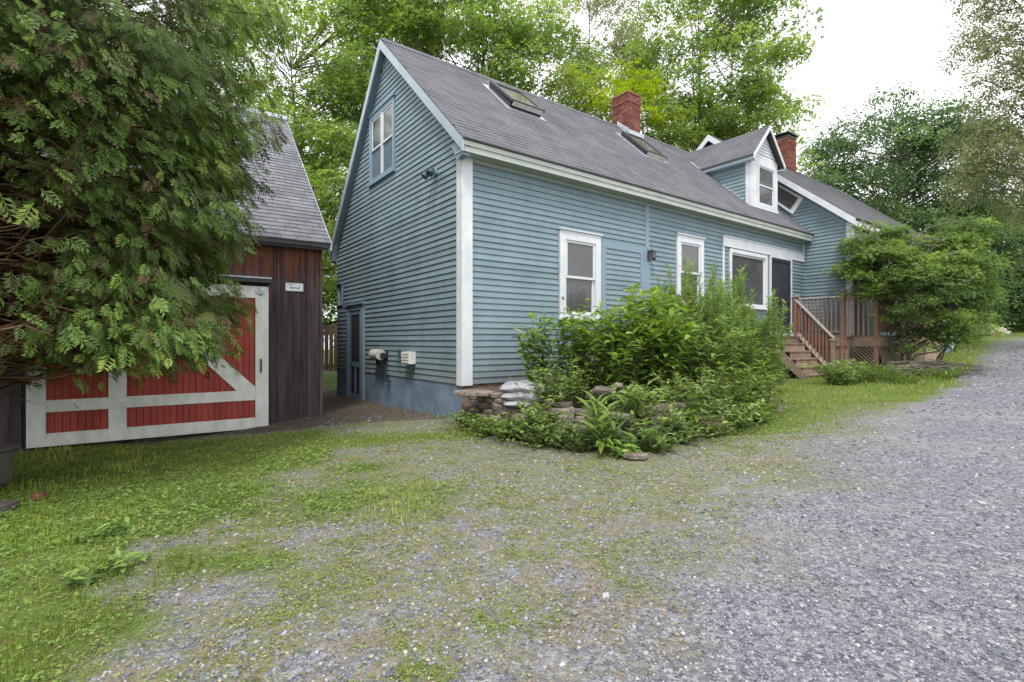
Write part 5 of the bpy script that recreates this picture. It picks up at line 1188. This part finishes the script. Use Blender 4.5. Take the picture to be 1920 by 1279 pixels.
# grass
x, y, r = polar(150000, 1.6, 14, -56, 56); d, l, mo, sh = gmasks(x, y)
k = (rng.random(len(x)) < l ** 1.3 * (.35 + .65 * (fbm(x * 2.5, y * 2.5, 31) > .45))) & free(x, y) & (sh < .5); x, y, r = x[k], y[k], r[k]; n = len(x)
hgt = rng.uniform(.012, .036, n) * (1 + 1.2 * (fbm(x * 1.4, y * 1.4, 41) > .56)) * np.clip(.7 + r * .08, .8, 1.3); a = rng.random(n) * 6.283
P = np.stack([x, y, gzn(x, y) - .004], 1); D = np.stack([np.cos(a) * .55, np.sin(a) * .55, np.ones(n)], 1) + rng.normal(0, .2, (n, 3))
V, Tt, rn = scatter(BLADE, P, D, np.stack([-np.cos(a), -np.sin(a), np.full(n, .3)], 1), np.stack([hgt, .0045 * np.clip(r / 3, .9, 2.6), hgt], 1), np.clip(rng.random(n) * .55 + (fbm(x * 1.6, y * 1.6, 91) - .32) * 1.3, 0, 1))
tag(np_mesh("grass", V, Tt, L_GRASS, None, rn), "short green lawn grass left of the gravel", "grass", kind='stuff')
# clover
x, y, r = polar(76000, 1.6, 9, -56, 30); d, l, mo, sh = gmasks(x, y)
k = (rng.random(len(x)) < l * (.25 + .75 * (fbm(x * 1.1, y * 1.1, 51) > .46))) & free(x, y) & (sh < .5); x, y, r = x[k], y[k], r[k]; n = len(x); a = rng.random(n) * 6.283
S = rng.uniform(.012, .026, n) * np.clip(r / 3, .9, 1.6); P = np.stack([x, y, gzn(x, y) + rng.uniform(.008, .04, n)], 1)
V, Tt, rn = scatter(CLOVER, P, np.stack([np.cos(a), np.sin(a), rng.normal(0, .1, n)], 1), np.stack([rng.normal(0, .3, n), rng.normal(0, .3, n), np.ones(n)], 1), S)
tag(np_mesh("clover", V, Tt, L_CLOV, None, rn), "clover leaves spread through the grass", "clover", kind='stuff')
# low yellow green weeds in the gravel
x, y, r = polar(300000, 1.5, 12, -50, 52); d, l, mo, sh = gmasks(x, y)
pr = mo * np.clip(1 - d * 1.02, 0, 1) * (.06 + 1.0 * (fbm(x * 6.5, y * 6.5, 61, 5) > .52)) * (.2 + .8 * (fbm(x * 1.2, y * 1.2, 63) > .42)) + .05 * (1 - d)
k = (rng.random(len(x)) < pr) & free(x, y); x, y, r = x[k], y[k], r[k]; n = len(x); a = rng.random(n) * 6.283
S = np.exp(rng.normal(math.log(.0085), .35, n)) * np.clip(r / 3, .9, 2.0); P = np.stack([x, y, gzn(x, y) + rng.uniform(.002, .012, n)], 1)
V, Tt, rn = scatter([diamond(1.1, .8, .1), diamond(1.3, .5, .1), merge([diamond(.8, .5, .05), xf(diamond(.8, .5, .05), 2.2)])], P, np.stack([np.cos(a), np.sin(a), rng.normal(.2, .3, n)], 1), np.stack([rng.normal(0, .4, n), rng.normal(0, .4, n), np.ones(n)], 1), S)
tag(np_mesh("low_weeds", V, Tt, L_MOSS, None, rn), "tiny yellow green weeds growing through the gravel", "weeds", kind='stuff')
x, y, r = polar(26000, 1.5, 10, -50, 40); d, l, mo, sh = gmasks(x, y)
k = (rng.random(len(x)) < (1 - d) * (.15 + .85 * (fbm(x * 2.6, y * 2.6, 71) > .5)) * .9) & free(x, y); x, y, r = x[k], y[k], r[k]; n = len(x); a = rng.random(n) * 6.283
S = rng.uniform(.008, .03, n) * np.clip(r / 3, .9, 1.6)
V, Tt, rn = scatter([diamond(1, .25, .05), diamond(1, .5, .08), diamond(1, .1, .02)], np.stack([x, y, gzn(x, y) + rng.uniform(.003, .012, n)], 1), np.stack([np.cos(a), np.sin(a), rng.normal(.05, .2, n)], 1), np.stack([rng.normal(0, .5, n), rng.normal(0, .5, n), np.ones(n)], 1), S)
tag(np_mesh("dry_litter", V, Tt, L_LITTER, None, rn), "dry brown leaf and straw bits on the ground", "litter", kind='stuff')
# broad leaved plantains at the left
for x, y, lab in ((-2.25, 2.75, "rosette of broad plantain leaves in the nearest grass"), (-2.75, 3.35, "smaller rosette of broad leaves farther into the grass")):
    stems("plantain", lab, "plant", x, y, float(gzn(np.array(x), np.array(y))), .1, .16, 12, .10, 1.2, 5, L_CLOV, start=.3, up=.2, lean=.1)
# grassy verge right of the drive and beyond, taller coarse
x = rng.uniform(7, 40, 60000); y = rng.uniform(9, 34, 60000); d, l, mo, sh = gmasks(x, y); k = (d < .3) & free(x, y) & (rng.random(len(x)) < np.clip(18 / np.hypot(x, y), 0, 1)); x, y = x[k], y[k]; n = len(x); a = rng.random(n) * 6.283
hgt = rng.uniform(.05, .12, n); P = np.stack([x, y, gz(x, y) - .01], 1)
V, Tt, rn = scatter(BLADE, P, np.stack([np.cos(a) * .5, np.sin(a) * .5, np.ones(n)], 1), np.stack([-np.cos(a), -np.sin(a), np.full(n, .3)], 1), np.stack([hgt, np.full(n, .02), hgt], 1))
tag(np_mesh("verge_grass", V, Tt, L_GRASS, None, rn), "bright grass verge along the far drive", "grass", kind='stuff')
